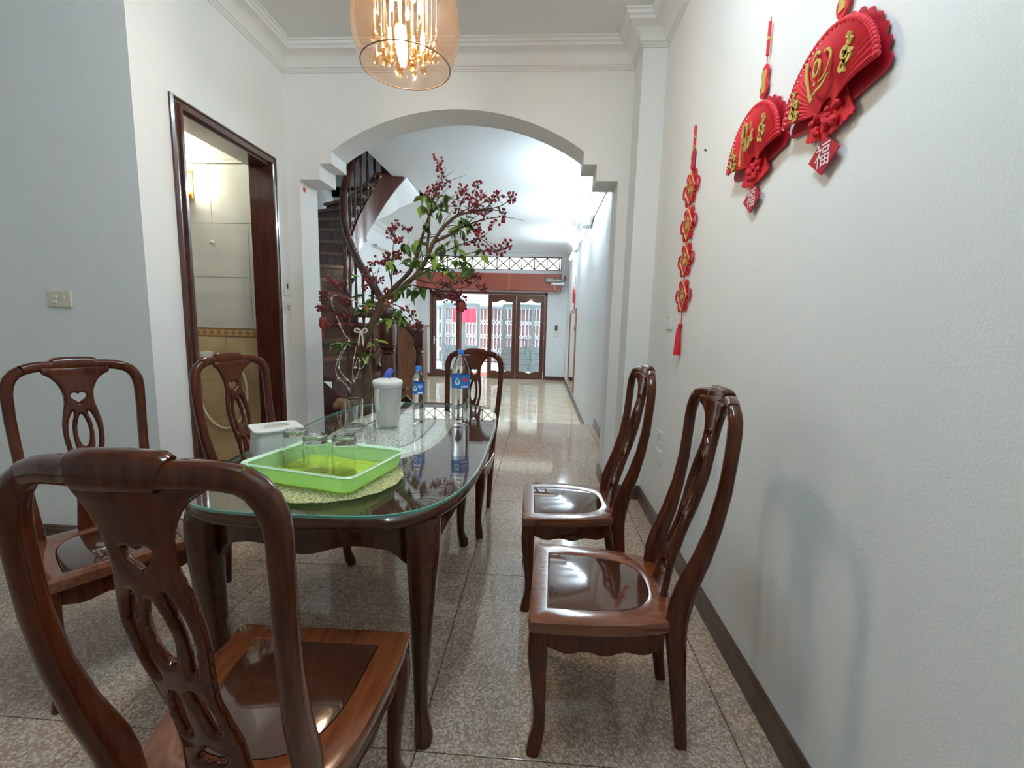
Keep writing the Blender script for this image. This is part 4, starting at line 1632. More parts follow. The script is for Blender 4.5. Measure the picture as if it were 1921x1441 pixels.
for zc_ in (0.895, 0.710, 0.520, 0.328):
    hh, ww = 0.098, 0.092
    lz_ = [(0, hh), (ww, 0), (0, -hh), (-ww, 0)]
    lo = [(s * 0.92, z * 0.92 + zc_) for s, z in lz_]
    v, f = plate_on_wall(lo, 0.008, 0.014)
    L_ = mesh_obj('lozenge', v, f, RED2, t)
    for (s0, z0), (s1, z1) in zip(lo, lo[1:] + lo[:1]):
        MB().tube([(-0.015, -s0 * 0.9, zc_ + (z0 - zc_) * 0.9), (-0.015, -s1 * 0.9, zc_ + (z1 - zc_) * 0.9)], 0.0036, 6).build('gold_rim', mat('pale_gold_trim', (0.83, 0.60, 0.28), 0.4, metal=0.3), L_)
    for sg, zg, rs, rz_ in ((0.092, 0.0, 0.036, 0.034), (-0.092, 0.0, 0.036, 0.034), (0.052, 0.060, 0.018, 0.022), (-0.052, 0.060, 0.018, 0.022), (0.052, -0.060, 0.018, 0.022), (-0.052, -0.060, 0.018, 0.022)):
        lp = MB().tube([(-0.009, -(sg + rs * math.cos(a)), zc_ + zg + rz_ * math.sin(a)) for a in [i * math.pi / 8 for i in range(17)]], 0.005, 6)
        lp.build('felt_loop', RED, L_, True)
    gm = MB()
    for pts, wd in (([(0.022, 0.030), (0.024, -0.028)], [.006, .006]), ([(0.0, 0.042), (0.002, -0.034)], [.006, .006]), ([(-0.022, 0.022), (-0.020, -0.030)], [.006, .006]), ([(0.030, 0.012), (-0.030, 0.014)], [.005, .006]), ([(0.030, -0.022), (-0.028, -0.024)], [.006, .005])):
        v, f = stroke([(s, z + zc_) for s, z in pts], wd, 0.0135, 0.017, 3)
        gm.add(v, f)
    gm.build('gold_character', GOLD, L_)
MB().sphere((-0.012, 0, 0.165), 0.014, 10, 8).build('knot_bead', REDD, t, True)
ts = MB().lathe([(0.004, 0.155), (0.010, 0.148), (0.013, 0.12), (0.019, 0.0), (0, 0.0)], 14, (-0.020, 0, 0))
ts.build('tassel', RED2, t, True)

# nail in the wall
MB().tube([(XR, 2.40, 2.175), (XR - 0.012, 2.40, 2.178)], 0.004, 6).build('wall_nail', DARKP, None, label='small dark nail in the white wall above the lozenges', cat='nail')

# ------------------------------------------------------------------ switch and socket plates
def plate_x(name, label, cat, x, s, y, z, hw, hh, kind):
    """plate on a wall of constant x; s=-1 room lies towards -x"""
    t = thing(name, label, cat, (x, y, z))
    a, b = sorted((0, s * 0.010))
    MB().bbox(a, b, -hw, hw, -hh, hh, 0.003).build('cover_plate', WHITEP, t)
    a, b = sorted((s * 0.009, s * 0.0125))
    if kind == 'socket':
        for dz in (-0.25, 0.25):
            for dy in (-0.22, 0.22):
                a2, b2 = sorted((s * 0.0095, s * 0.0106))
                MB().box(a2, b2, dy * hw - 0.004, dy * hw + 0.004, dz * hh - 0.007, dz * hh + 0.007).build('socket_slot', DARKP, t)
    elif kind == 'rocker':
        MB().bbox(a, b, -hw * 0.45, hw * 0.45, -hh * 0.5, hh * 0.5, 0.001).build('rocker', WHITEP, t)
        a2, b2 = sorted((s * 0.012, s * 0.0131))
        MB().box(a2, b2, -0.004, 0.004, hh * 0.12, hh * 0.3).build('indicator', DARKP, t)
    else:
        MB().bbox(a, b, -hw * 0.30, hw * 0.30, -hh * 0.15, hh * 0.45, 0.001).build('display', DARKP, t)
    return t


plate_x('wall_socket', 'white double socket plate on wall behind chair, upper of two', 'socket', XR, -1, 2.86, 0.605, 0.060, 0.040, 'socket')
plate_x('wall_switch', 'white blank plate on wall behind chair, lower of two', 'wall plate', XR, -1, 2.86, 0.480, 0.060, 0.042, 'rocker')
plate_x('wall_switch', 'white switch plate on wall beside the lozenge tassel', 'switch', XR, -1, 2.82, 1.352, 0.055, 0.060, 'rocker')
plate_x('wall_controller', 'white wall controller with dark display beside the bathroom door frame', 'controller', XBW, 1, 3.525, 1.545, 0.035, 0.065, 'display')
plate_x('wall_socket', 'white socket plate beside the bathroom door, below the controller', 'socket', XBW, 1, 3.530, 1.385, 0.042, 0.046, 'socket')
plate_x('wall_socket', 'small white socket low on the front room wall near the mirror', 'socket', XB, -1, 8.6, 0.30, 0.05, 0.08, 'socket')
t = thing('wall_switch', 'grey white switch plate with two rockers on the grey partition wall', 'switch', (-2.535, YP, 1.372))
MB().bbox(-0.064, 0.064, -0.011, 0, -0.044, 0.044, 0.004).build('cover_plate', CREAMP, t)
MB().bbox(-0.035, -0.012, -0.0155, -0.010, 0.004, 0.018, 0.002).build('rocker', WHITEP, t)
MB().bbox(-0.035, -0.012, -0.0155, -0.010, -0.024, -0.010, 0.002).build('rocker', WHITEP, t)
MB().lathe([(0, 0), (0.011, 0), (0.010, 0.003), (0, 0.003)], 16, (0.022, -0.011, 0.004), Matrix.Rotation(math.radians(90), 4, 'X')).build('dial', CREAMP, t, True)
# red sticker on the arch jamb
MB().bbox(CX - 1.2455, CX - 1.2435, YA0 + 0.05, YA0 + 0.085, 2.315, 2.35, 0.0005).build('red_sticker', RED2, None, label='small red sticker high on the inside of the arch jamb', cat='sticker')

# bathroom hook and shower hose
t = thing('wall_hook', 'white plastic hook on the bathroom tiles', 'hook', (-2.69, YA0 - 0.02, 1.90))
MB().bbox(-0.018, 0.018, -0.006, 0, -0.012, 0.012, 0.002).build('hook_plate', WHITEP, t)
MB().tube(catmull([(0.0, -0.004, 0), (0.02, -0.02, -0.004), (0.042, -0.03, -0.014)], 4), 0.006, 8).build('hook_arm', WHITEP, t, True)
t = thing('shower_hose', 'white looped shower hose on tan bathroom tiles', 'shower hose', (-2.66, YA0 - 0.02, 0.62))
lp = [(-0.12, -0.03, 0.36), (-0.20, -0.03, 0.22), (-0.21, -0.03, 0.02), (-0.12, -0.03, -0.18), (0.02, -0.03, -0.26), (0.16, -0.03, -0.16), (0.22, -0.03, 0.04), (0.19, -0.03, 0.22), (0.10, -0.03, 0.34)]
MB().tube(catmull(lp, 6), 0.009, 8).build('hose', mat('cream_hose', (0.70, 0.66, 0.52), 0.35), t, True)
MB().lathe([(0, 0.03), (0.045, 0.02), (0.05, 0.0), (0.045, -0.02), (0, -0.03)], 18, (-0.10, -0.045, 0.37)).build('tap_knob', WHITEP, t, True)
MB().tube([(-0.10, 0.0, 0.36), (0.10, -0.02, 0.345)], 0.014, 8).build('tap_body', GREYM, t, True)

# ------------------------------------------------------------------ berry branches in a floor vase
BRANCH= [(0.042, 0.026, [(-1.286, 3.22, 0.631), (-1.274, 3.217, 0.793), (-1.286, 3.214, 0.953), (-1.319, 3.211, 1.09), (-1.263, 3.209, 1.208), (-1.209, 3.206, 1.306), (-1.171, 3.203, 1.394), (-1.149, 3.2, 1.459)]), (0.022, 0.008, [(-1.15, 3.2, 1.451), (-1.062, 3.185, 1.486), (-0.964, 3.17, 1.561), (-0.868, 3.155, 1.646), (-0.807, 3.14, 1.739), (-0.759, 3.125, 1.841), (-0.689, 3.11, 1.937), (-0.592, 3.095, 2.011), (-0.471, 3.08, 2.039)]), (0.018, 0.007, [(-1.146, 3.2, 1.451), (-1.039, 3.211, 1.56), (-0.949, 3.223, 1.66), (-0.901, 3.234, 1.773), (-0.873, 3.246, 1.886), (-0.841, 3.257, 1.991), (-0.813, 3.269, 2.085), (-0.801, 3.28, 2.172)]), (0.01, 0.004, [(-0.811, 3.14, 1.739), (-0.81, 3.193, 1.906), (-0.816, 3.247, 2.062), (-0.81, 3.3, 2.214)]), (0.012, 0.005, [(-0.763, 3.14, 1.843), (-0.655, 3.193, 1.908), (-0.571, 3.247, 1.974), (-0.447, 3.3, 2.034)])]
TWIG= [[(-0.801, 3.28, 2.172), (-0.764, 3.287, 2.246), (-0.739, 3.293, 2.32), (-0.76, 3.3, 2.437)], [(-0.687, 3.1, 1.935), (-0.572, 3.083, 2.026), (-0.473, 3.067, 2.077), (-0.451, 3.05, 2.18)], [(-0.593, 3.1, 2.012), (-0.434, 3.07, 2.041), (-0.307, 3.04, 2.058), (-0.246, 3.01, 2.084), (-0.211, 2.98, 2.109)], [(-0.471, 3.08, 2.039), (-0.378, 3.04, 2.057), (-0.322, 3.0, 2.12)], [(-0.471, 3.08, 2.039), (-0.304, 3.015, 2.029), (-0.273, 2.95, 1.971)], [(-0.572, 3.25, 1.975), (-0.508, 3.233, 1.947), (-0.452, 3.217, 1.886), (-0.369, 3.2, 1.956)], [(-0.807, 3.14, 1.739), (-0.674, 3.112, 1.78), (-0.534, 3.084, 1.833), (-0.411, 3.056, 1.85), (-0.318, 3.028, 1.778), (-0.229, 3.0, 1.826)], [(-0.869, 3.16, 1.646), (-0.711, 3.195, 1.719), (-0.559, 3.23, 1.778), (-0.438, 3.265, 1.814), (-0.339, 3.3, 1.807)], [(-0.914, 3.17, 1.603), (-0.736, 3.14, 1.664), (-0.617, 3.11, 1.609), (-0.48, 3.08, 1.602), (-0.395, 3.05, 1.53)], [(-0.914, 3.17, 1.603), (-0.809, 3.132, 1.572), (-0.681, 3.095, 1.56), (-0.57, 3.058, 1.492), (-0.54, 3.02, 1.409)], [(-0.967, 3.18, 1.562), (-0.816, 3.16, 1.537), (-0.66, 3.14, 1.521), (-0.508, 3.12, 1.558), (-0.414, 3.1, 1.64)], [(-1.079, 3.2, 1.479), (-1.088, 3.233, 1.643), (-1.09, 3.267, 1.805), (-1.076, 3.3, 2.005)], [(-1.078, 3.2, 1.554), (-1.086, 3.16, 1.672), (-1.079, 3.12, 1.782)], [(-1.149, 3.2, 1.459), (-1.18, 3.15, 1.585), (-1.186, 3.1, 1.641)], [(-1.149, 3.2, 1.459), (-1.206, 3.24, 1.574), (-1.195, 3.28, 1.7)], [(-1.26, 3.2, 1.208), (-1.355, 3.167, 1.309), (-1.403, 3.133, 1.45), (-1.462, 3.1, 1.538)], [(-1.26, 3.2, 1.208), (-1.37, 3.14, 1.338), (-1.476, 3.08, 1.39), (-1.553, 3.02, 1.375)], [(-1.318, 3.21, 1.09), (-1.399, 3.155, 1.217), (-1.458, 3.1, 1.298)], [(-1.318, 3.21, 1.09), (-1.402, 3.255, 1.243), (-1.501, 3.3, 1.359)], [(-1.15, 3.2, 1.451), (-1.018, 3.167, 1.404), (-0.931, 3.133, 1.356), (-0.884, 3.1, 1.268)], [(-1.274, 3.22, 0.833), (-1.343, 3.18, 1.04), (-1.435, 3.14, 1.09), (-1.513, 3.1, 1.116)], [(-1.288, 3.22, 0.952), (-1.211, 3.17, 1.056), (-1.145, 3.12, 1.118)], [(-0.816, 3.28, 2.088), (-0.723, 3.24, 2.115), (-0.647, 3.2, 2.152)]]
CLUSTER= [((-0.706, 3.066, 2.35), 8, 0.038, 0.046), ((-0.702, 3.111, 2.298), 8, 0.027, 0.046), ((-0.702, 3.28, 2.27), 6, 0.038, 0.027), ((-0.763, 3.215, 2.215), 16, 0.053, 0.042), ((-0.774, 3.068, 2.149), 5, 0.031, 0.023), ((-0.575, 3.17, 2.203), 14, 0.038, 0.042), ((-0.471, 3.184, 2.225), 14, 0.034, 0.038), ((-0.439, 3.088, 2.157), 6, 0.031, 0.031), ((-0.613, 3.26, 2.121), 14, 0.038, 0.061), ((-0.464, 3.074, 2.075), 26, 0.05, 0.061), ((-0.539, 3.157, 2.141), 8, 0.038, 0.031), ((-0.372, 3.195, 2.142), 14, 0.05, 0.038), ((-0.322, 3.169, 2.167), 8, 0.038, 0.023), ((-0.234, 3.216, 2.166), 10, 0.031, 0.034), ((-0.229, 3.261, 2.15), 6, 0.023, 0.023), ((-0.305, 3.327, 2.086), 14, 0.031, 0.046), ((-0.296, 3.125, 1.986), 6, 0.023, 0.023), ((-0.412, 3.235, 2.056), 10, 0.046, 0.038), ((-0.495, 3.249, 1.957), 12, 0.046, 0.038), ((-0.447, 3.128, 1.898), 10, 0.038, 0.031), ((-0.34, 3.04, 1.944), 7, 0.027, 0.034), ((-0.468, 3.332, 1.881), 10, 0.053, 0.031), ((-0.329, 3.13, 1.794), 20, 0.069, 0.034), ((-0.25, 3.134, 1.839), 10, 0.034, 0.031), ((-0.542, 3.308, 1.876), 8, 0.053, 0.023), ((-1.08, 3.216, 1.907), 14, 0.038, 0.061), ((-1.048, 3.181, 1.955), 10, 0.031, 0.046), ((-0.981, 3.272, 1.956), 10, 0.038, 0.038), ((-0.987, 3.049, 1.841), 10, 0.034, 0.031), ((-1.121, 3.252, 1.746), 18, 0.038, 0.046), ((-1.022, 3.152, 1.759), 12, 0.034, 0.027), ((-1.162, 3.067, 1.673), 8, 0.038, 0.027), ((-1.179, 3.238, 1.725), 8, 0.031, 0.034), ((-1.227, 3.319, 1.6), 14, 0.046, 0.031), ((-1.214, 3.102, 1.59), 10, 0.038, 0.031), ((-1.271, 3.229, 1.666), 7, 0.031, 0.023), ((-1.112, 3.129, 1.511), 6, 0.031, 0.023), ((-1.039, 3.263, 1.655), 8, 0.046, 0.031), ((-0.665, 3.257, 1.491), 26, 0.069, 0.046), ((-0.571, 3.106, 1.466), 22, 0.046, 0.053), ((-0.77, 3.289, 1.51), 18, 0.046, 0.034), ((-0.566, 3.237, 1.605), 16, 0.061, 0.034), ((-0.471, 3.245, 1.645), 12, 0.038, 0.034), ((-0.437, 3.286, 1.555), 12, 0.046, 0.031), ((-0.567, 3.169, 1.425), 18, 0.031, 0.031), ((-0.707, 3.268, 1.567), 12, 0.053, 0.031), ((-0.443, 3.304, 1.802), 10, 0.046, 0.031), ((-1.459, 3.071, 1.572), 14, 0.031, 0.034), ((-1.513, 3.295, 1.554), 12, 0.034, 0.031), ((-1.562, 3.158, 1.466), 14, 0.034, 0.031), ((-1.586, 3.184, 1.38), 10, 0.046, 0.019), ((-1.381, 3.084, 1.447), 12, 0.038, 0.031), ((-1.639, 3.25, 1.374), 7, 0.031, 0.015), ((-1.423, 3.128, 1.337), 18, 0.05, 0.034), ((-1.462, 3.301, 1.3), 14, 0.046, 0.038), ((-1.469, 3.123, 1.279), 12, 0.031, 0.034), ((-1.382, 3.209, 1.243), 10, 0.038, 0.031), ((-1.246, 3.16, 1.114), 12, 0.038, 0.031), ((-0.931, 3.224, 1.332), 12, 0.031, 0.053), ((-0.869, 3.099, 1.268), 8, 0.027, 0.031), ((-0.95, 3.094, 1.384), 6, 0.031, 0.023), ((-1.299, 3.264, 1.536), 6, 0.023, 0.023)]
LEAF= [((-0.849, 3.258, 2.155), 3), ((-0.784, 3.212, 2.097), 4), ((-0.736, 3.3, 2.141), 4), ((-0.66, 3.121, 2.117), 3), ((-0.894, 3.283, 2.077), 3), ((-0.723, 3.112, 2.031), 3), ((-0.613, 3.311, 1.961), 3), ((-0.53, 3.226, 1.945), 4), ((-0.575, 3.222, 1.987), 3), ((-0.637, 3.313, 1.939), 3), ((-0.98, 3.267, 1.807), 3), ((-0.922, 3.267, 1.838), 2), ((-0.889, 3.084, 1.68), 4), ((-0.855, 3.162, 1.785), 3), ((-0.799, 3.091, 1.611), 4), ((-0.738, 3.118, 1.651), 3), ((-0.658, 3.123, 1.639), 4), ((-0.645, 3.285, 1.702), 3), ((-0.536, 3.102, 1.681), 3), ((-0.494, 3.144, 1.633), 3), ((-0.466, 3.193, 1.759), 2), ((-1.013, 3.282, 1.696), 2), ((-1.076, 3.311, 1.467), 2), ((-1.235, 3.247, 1.414), 4), ((-1.017, 3.123, 1.309), 4), ((-1.103, 3.206, 1.278), 3), ((-1.017, 3.246, 1.342), 3), ((-0.916, 3.083, 1.511), 3), ((-0.915, 3.24, 1.496), 4), ((-1.0, 3.162, 1.504), 3), ((-0.851, 3.217, 1.523), 2), ((-1.264, 3.237, 1.351), 3), ((-1.302, 3.237, 1.458), 2), ((-1.463, 3.201, 1.086), 4), ((-1.555, 3.209, 1.095), 3), ((-1.366, 3.12, 1.12), 3), ((-1.259, 3.194, 1.104), 3), ((-1.165, 3.101, 1.126), 2), ((-1.267, 3.19, 1.026), 4), ((-1.33, 3.204, 1.371), 3), ((-1.398, 3.264, 1.592), 3), ((-0.705, 3.168, 1.795), 3), ((-0.758, 3.075, 1.709), 3), ((-0.656, 3.202, 1.83), 2), ((-1.077, 3.121, 1.674), 2), ((-1.056, 3.255, 1.729), 2), ((-0.593, 3.167, 1.761), 2), ((-0.818, 3.165, 1.936), 2)]
STRAND= [[(-1.217, 3.1, 1.397), (-1.407, 3.1, 1.466), (-1.476, 3.1, 1.446), (-1.449, 3.1, 1.336), (-1.394, 3.1, 1.206), (-1.357, 3.1, 1.151), (-1.417, 3.1, 1.074), (-1.459, 3.1, 0.958), (-1.442, 3.1, 0.882), (-1.384, 3.1, 0.837), (-1.354, 3.1, 0.776)], [(-1.357, 3.1, 1.151), (-1.418, 3.1, 1.043), (-1.436, 3.1, 0.959), (-1.402, 3.1, 0.902), (-1.344, 3.1, 0.846)], [(-1.307, 3.1, 1.115), (-1.334, 3.1, 0.962), (-1.328, 3.1, 0.866), (-1.283, 3.1, 0.964), (-1.293, 3.1, 1.039), (-1.322, 3.1, 0.962)], [(-1.223, 3.1, 1.049), (-1.264, 3.1, 0.964), (-1.311, 3.1, 0.963)]]
FLB = Vector((-1.27, 3.22, 0))
t = thing('berry_branches', 'artificial branches with red berries and green leaves in a floor pot', 'branches', FLB)
rel = lambda p: Vector(p) - FLB
BARK = mat('brown_bark', (0.075, 0.045, 0.028), 0.8, var=(30, (0.14, 0.09, 0.055), 4, (1, 1, 0.3)), bump=(60, 0.5))
TWG = mat('dark_twig', (0.045, 0.024, 0.022), 0.75)
BERRY = mat('red_berry', (0.21, 0.006, 0.022), 0.32, spec=0.5)
LEAFM = [mat('fresh_green_leaf', (0.18, 0.31, 0.045), 0.45, var=(8, (0.26, 0.42, 0.07), 2, (1, 1, 1))), mat('mid_green_leaf', (0.085, 0.18, 0.04), 0.45, var=(8, (0.13, 0.25, 0.06), 2, (1, 1, 1))), mat('dull_green_leaf', (0.04, 0.085, 0.035), 0.5)]
for m_ in LEAFM:
    m_.node_tree.nodes['Principled BSDF'].inputs['Subsurface Weight'].default_value = 0.0
# pot
MB().lathe([(0, 0.0), (0.10, 0.0), (0.115, 0.02), (0.15, 0.16), (0.165, 0.26), (0.158, 0.32), (0.165, 0.33), (0.165, 0.345), (0.150, 0.345), (0.140, 0.30), (0, 0.30)], 32).build('pot', mat('brown_glazed_pot', (0.10, 0.05, 0.03), 0.3, coat=0.5), t, True)
for i, (r0, r1, pts) in enumerate(BRANCH):
    P = [rel(p) for p in pts]
    if i == 0:
        P = [Vector((0.0, 0, 0.29))] + P
    c = catmull([tuple(p) for p in P], 5)
    n = len(c)
    rr = random.Random(i)
    rad = [(r0 + (r1 - r0) * k / (n - 1)) * (1 + 0.10 * math.sin(k * 1.3 + i)) for k in range(n)]
    MB().tube(c, rad, 10).build('trunk' if i == 0 else 'branch', BARK, t, True)
rr = random.Random(5)
for i, pts in enumerate(TWIG):
    c = catmull([tuple(rel(p)) for p in pts], 5)
    n = len(c)
    tb = MB().tube(c, [0.0048 + (0.0016 - 0.0048) * k / (n - 1) for k in range(n)], 6)
    for k in range(4, n - 2, 4):      # side twiglets
        p = Vector(c[k])
        d = Vector((rr.uniform(-1, 1), rr.uniform(-0.6, 0.6), rr.uniform(-0.2, 1))).normalized() * rr.uniform(0.03, 0.075)
        tb.tube([p, p + d * 0.55 + Vector((0, 0, 0.006)), p + d], [0.002, 0.0016, 0.001], 5)
    tb.build('twig', TWG, t, True)
rr = random.Random(17)
for i in range(30):      # fine bare twigs fanning out of the main branches
    pts = BRANCH[1 + i % 4][2]
    p = rel(pts[rr.randrange(len(pts) // 2, len(pts))])
    d = Vector((rr.uniform(0.1, 1.0), rr.uniform(-0.5, 0.4), rr.uniform(-0.15, 0.9))).normalized() * rr.uniform(0.14, 0.34)
    c = catmull([tuple(p), tuple(p + d * 0.5 + Vector((0, 0, 0.02))), tuple(p + d)], 4)
    MB().tube(c, [0.0034 - 0.0024 * k / (len(c) - 1) for k in range(len(c))], 5).build('twig', TWG, t, True)
rr = random.Random(9)
ico = bmesh.new()
bmesh.ops.create_icosphere(ico, subdivisions=2, radius=1.0)
ico.verts.index_update()
IV = [q.co.copy() for q in ico.verts]
IF = [[q.index for q in fc.verts] for fc in ico.faces]
ico.free()
for cen, n, rx, rz_ in CLUSTER:
    c = rel(cen)
    bb_ = MB()
    tw_ = MB()
    for k in range(int(n * 1.45)):
        p = c + Vector((rr.uniform(-1, 1) * rx, rr.uniform(-1, 1) * rx * 0.9, rr.uniform(-1, 1) * rz_))
        r = rr.uniform(0.0075, 0.0100)
        bb_.add([p + r * q for q in IV], IF)
        tw_.tube([c + (p - c) * 0.15 + Vector((0, 0, -rz_ * 0.2)), p], [0.0011, 0.0009], 4, False)
    o = bb_.build('berry_cluster', BERRY, t, True, kind='stuff')
    tw_.build('berry_stems', TWG, o, kind='stuff')


def leaf_mesh(L, W_, curl, m):
    v, f = [], []
    N = 7
    for i in range(N + 1):
        q = i / N
        wd = W_ * math.sin(math.pi * q ** 0.75) ** 0.9 * (1 - 0.15 * q)
        z = -curl * L * q * q
        fold = 0.18 * wd
        v += [(-wd, L * q, z + fold), (0, L * q, z), (wd, L * q, z + fold)]
    for i in range(N):
        for j in range(2):
            a = i * 3 + j
            f.append([a, a + 1, a + 4, a + 3])
    o = mesh_obj('leaf_master', v, f, m, None, True)
    md = o.modifiers.new('thickness', 'SOLIDIFY')
    md.thickness = 0.0007
    dg = bpy.context.evaluated_depsgraph_get()
    me_ = bpy.data.meshes.new_from_object(o.evaluated_get(dg))
    bpy.data.objects.remove(o)
    return me_


LM = [leaf_mesh(0.075, 0.020, 0.25, LEAFM[0]), leaf_mesh(0.085, 0.021, 0.4, LEAFM[1]), leaf_mesh(0.070, 0.017, 0.3, LEAFM[2]), leaf_mesh(0.080, 0.023, 0.15, LEAFM[0]), leaf_mesh(0.078, 0.019, 0.45, LEAFM[1])]
rr = random.Random(21)
lst = MB()
for cen, n in LEAF:
    c = rel(cen)
    base = c + Vector((rr.uniform(-0.02, 0.02), rr.uniform(-0.02, 0.02), 0.03))
    for k in range(int(n * 1.75 + 0.5)):
        o = bpy.data.objects.new('leaf', LM[rr.randrange(len(LM))])
        o.location = base + Vector((rr.uniform(-1, 1), rr.uniform(-1, 1), rr.uniform(-1, 1))) * 0.022
        az = rr.uniform(0, 2 * math.pi)
        dip = rr.uniform(-1.35, 0.35)
        o.rotation_euler = (dip, rr.uniform(-0.5, 0.5), az)
        s = rr.uniform(0.85, 1.25)
        o.scale = (s, s, s)
        link(o, t)
    lst.tube([base, base + Vector((rr.uniform(-0.03, 0.03), 0.0, 0.03))], 0.0014, 5)
lst.build('leaf_stems', TWG, t, kind='stuff')
for pts in STRAND:
    c = catmull([tuple(rel(p)) for p in pts], 6)
    s = MB().tube(c, 0.0026, 5).build('white_cord', mat('white_cord', (0.62, 0.60, 0.56), 0.5), t, True)
    b = MB()
    for p in c[3::9]:
        b.sphere(p, 0.0085, 10, 7)
    b.build('pearls', mat('pearl', (0.80, 0.74, 0.70), 0.25), s, True, kind='stuff')
# white bow, red paper scraps, lantern
bw = rel((-1.259, 3.08, 1.221))
b = MB()
for s in (1, -1):
    b.tube(catmull([bw, bw + Vector((s * 0.03, -0.008, 0.022)), bw + Vector((s * 0.045, -0.01, 0.004)), bw + Vector((s * 0.02, -0.006, -0.006)), bw], 4), 0.006, 6)
    b.tube(catmull([bw, bw + Vector((s * 0.012, -0.01, -0.04)), bw + Vector((s * 0.018, -0.01, -0.10))], 4), [0.006] * 4 + [0.005] * 4 + [0.003], 6)
b.build('white_bow', mat('white_ribbon', (0.72, 0.73, 0.72), 0.6), t, True)
for i, p in enumerate(((-1.027, 3.1, 1.426), (-1.095, 3.1, 1.436), (-1.217, 3.1, 1.385), (-1.09, 3.12, 1.40))):
    c = rel(p)
    rr = random.Random(i + 40)
    pts_ = [c + Vector((rr.uniform(-0.03, 0.03), rr.uniform(-0.02, 0.0), rr.uniform(-0.035, 0.035))) for _ in range(5)]
    cc = sum(pts_, Vector()) / 5
    off = Vector((0.001, 0.002, 0.001))
    MB().add([cc] + pts_ + [q + off for q in [cc] + pts_], [[0, 1 + k, 1 + (k + 1) % 5] for k in range(5)] + [[6, 7 + (k + 1) % 5, 7 + k] for k in range(5)]).build('dried_leaf', mat('orange_dried_leaf', (0.42, 0.12, 0.05), 0.6) if i else MATS['red_felt'], t)
ln = rel((-1.535, 3.08, 1.275))
lo_ = MB().lathe([(0, -0.04), (0.018, -0.038), (0.024, -0.02), (0.024, 0.02), (0.018, 0.038), (0, 0.04)], 12, ln).build('paper_lantern', mat('orange_red_paper', (0.20, 0.022, 0.010), 0.5), t, True)
MB().tube([ln + Vector((0, 0, -0.04)), ln + Vector((0, 0, -0.10))], 0.004, 5).build('lantern_tassel', RED, lo_)
MB().tube([ln + Vector((0, 0, 0.04)), ln + Vector((0.01, 0, 0.12))], 0.001, 4).build('lantern_thread', RED, lo_)
ln = rel((-0.54, 3.0, 1.40))
lo_ = MB().lathe([(0, -0.03), (0.018, -0.028), (0.022, -0.01), (0.022, 0.01), (0.018, 0.028), (0, 0.03)], 12, ln).build('paper_lantern', MATS['orange_red_paper'], t, True)
# knotty driftwood beside the trunk, just showing past the table
b = MB()
rr = random.Random(2)
for k in range(6):
    b.sphere(rel((-1.50 + 0.025 * rr.uniform(-1, 1), 3.25 + 0.02 * rr.uniform(-1, 1), 0.66 + 0.035 * rr.uniform(-1, 1))), rr.uniform(0.025, 0.038), 8, 6)
b.tube(catmull([rel((-1.30, 3.22, 0.33)), rel((-1.36, 3.23, 0.50)), rel((-1.49, 3.25, 0.66))], 4), [0.03] * 8 + [0.025], 8)
b.build('knotty_root', mat('pale_wood', (0.28, 0.15, 0.07), 0.7), t, True)

# ------------------------------------------------------------------ winding staircase
ST = thing('staircase', 'dark polished wooden winding staircase with turned newel posts and balusters', 'staircase', (-1.45, 4.65, 0))
SO = Vector((-1.45, 4.65, 0))
ctrl = [(-1.20, 5.13, 0.00), (-1.45, 5.13, 0.26), (-1.75, 5.17, 0.52), (-2.05, 5.29, 0.87), (-2.32, 5.50, 1.22), (-2.54, 5.75, 1.60), (-2.68, 6.05, 2.05),
        (-2.70, 6.35, 2.50), (-2.62, 6.60, 2.90), (-2.45, 6.78, 3.30), (-2.25, 6.86, 3.62), (-2.05, 6.88, 3.86)]
IN = np.array(catmull(ctrl, 16))
dxy = np.gradient(IN[:, :2], axis=0)
dxy /= np.linalg.norm(dxy, axis=1)[:, None]
nrm = np.stack([dxy[:, 1], -dxy[:, 0]], 1)         # right-hand side = inner; outer lies to the left
OUT = IN.copy()
OUT[:, :2] = IN[:, :2] - nrm * 0.95
OUT[:, 0] = np.maximum(OUT[:, 0], XL + 0.03)
zline = IN[:, 2]


def at_z(arr, z):
    return Vector((float(np.interp(z, zline, arr[:, 0])), float(np.interp(z, zline, arr[:, 1])), z))


RISE = 0.182
nst = 20
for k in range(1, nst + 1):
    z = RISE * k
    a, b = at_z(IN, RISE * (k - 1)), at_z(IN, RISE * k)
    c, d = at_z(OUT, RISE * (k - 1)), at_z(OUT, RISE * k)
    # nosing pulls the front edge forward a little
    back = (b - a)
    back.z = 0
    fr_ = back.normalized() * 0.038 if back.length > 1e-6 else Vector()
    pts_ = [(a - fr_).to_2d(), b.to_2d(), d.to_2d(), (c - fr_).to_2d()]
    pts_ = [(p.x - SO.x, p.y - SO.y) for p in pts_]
    o = MB().prism(pts_, z - 0.042, z).build('tread', mat('highlit_tread_wood', (0.13, 0.045, 0.028), 0.16, coat=0.8, var=(6, (0.20, 0.075, 0.045), 4, (5, 5, 0.8))), ST)  # treads coloured lighter than risers: nosing highlights put into the wood tone
    v = []
    for p in (a, c):
        for zz_ in (z - RISE - 0.002, z - 0.041):
            v.append(Vector((p.x - SO.x, p.y - SO.y, zz_)))
    off = back.normalized() * 0.018 if back.length > 1e-6 else Vector()
    v2 = [q + off for q in v]
    mesh_obj('riser', v + v2, [[0, 2, 3, 1], [4, 5, 7, 6], [0, 1, 5, 4], [2, 6, 7, 3], [1, 3, 7, 5], [0, 4, 6, 2]], WOODD, ST)


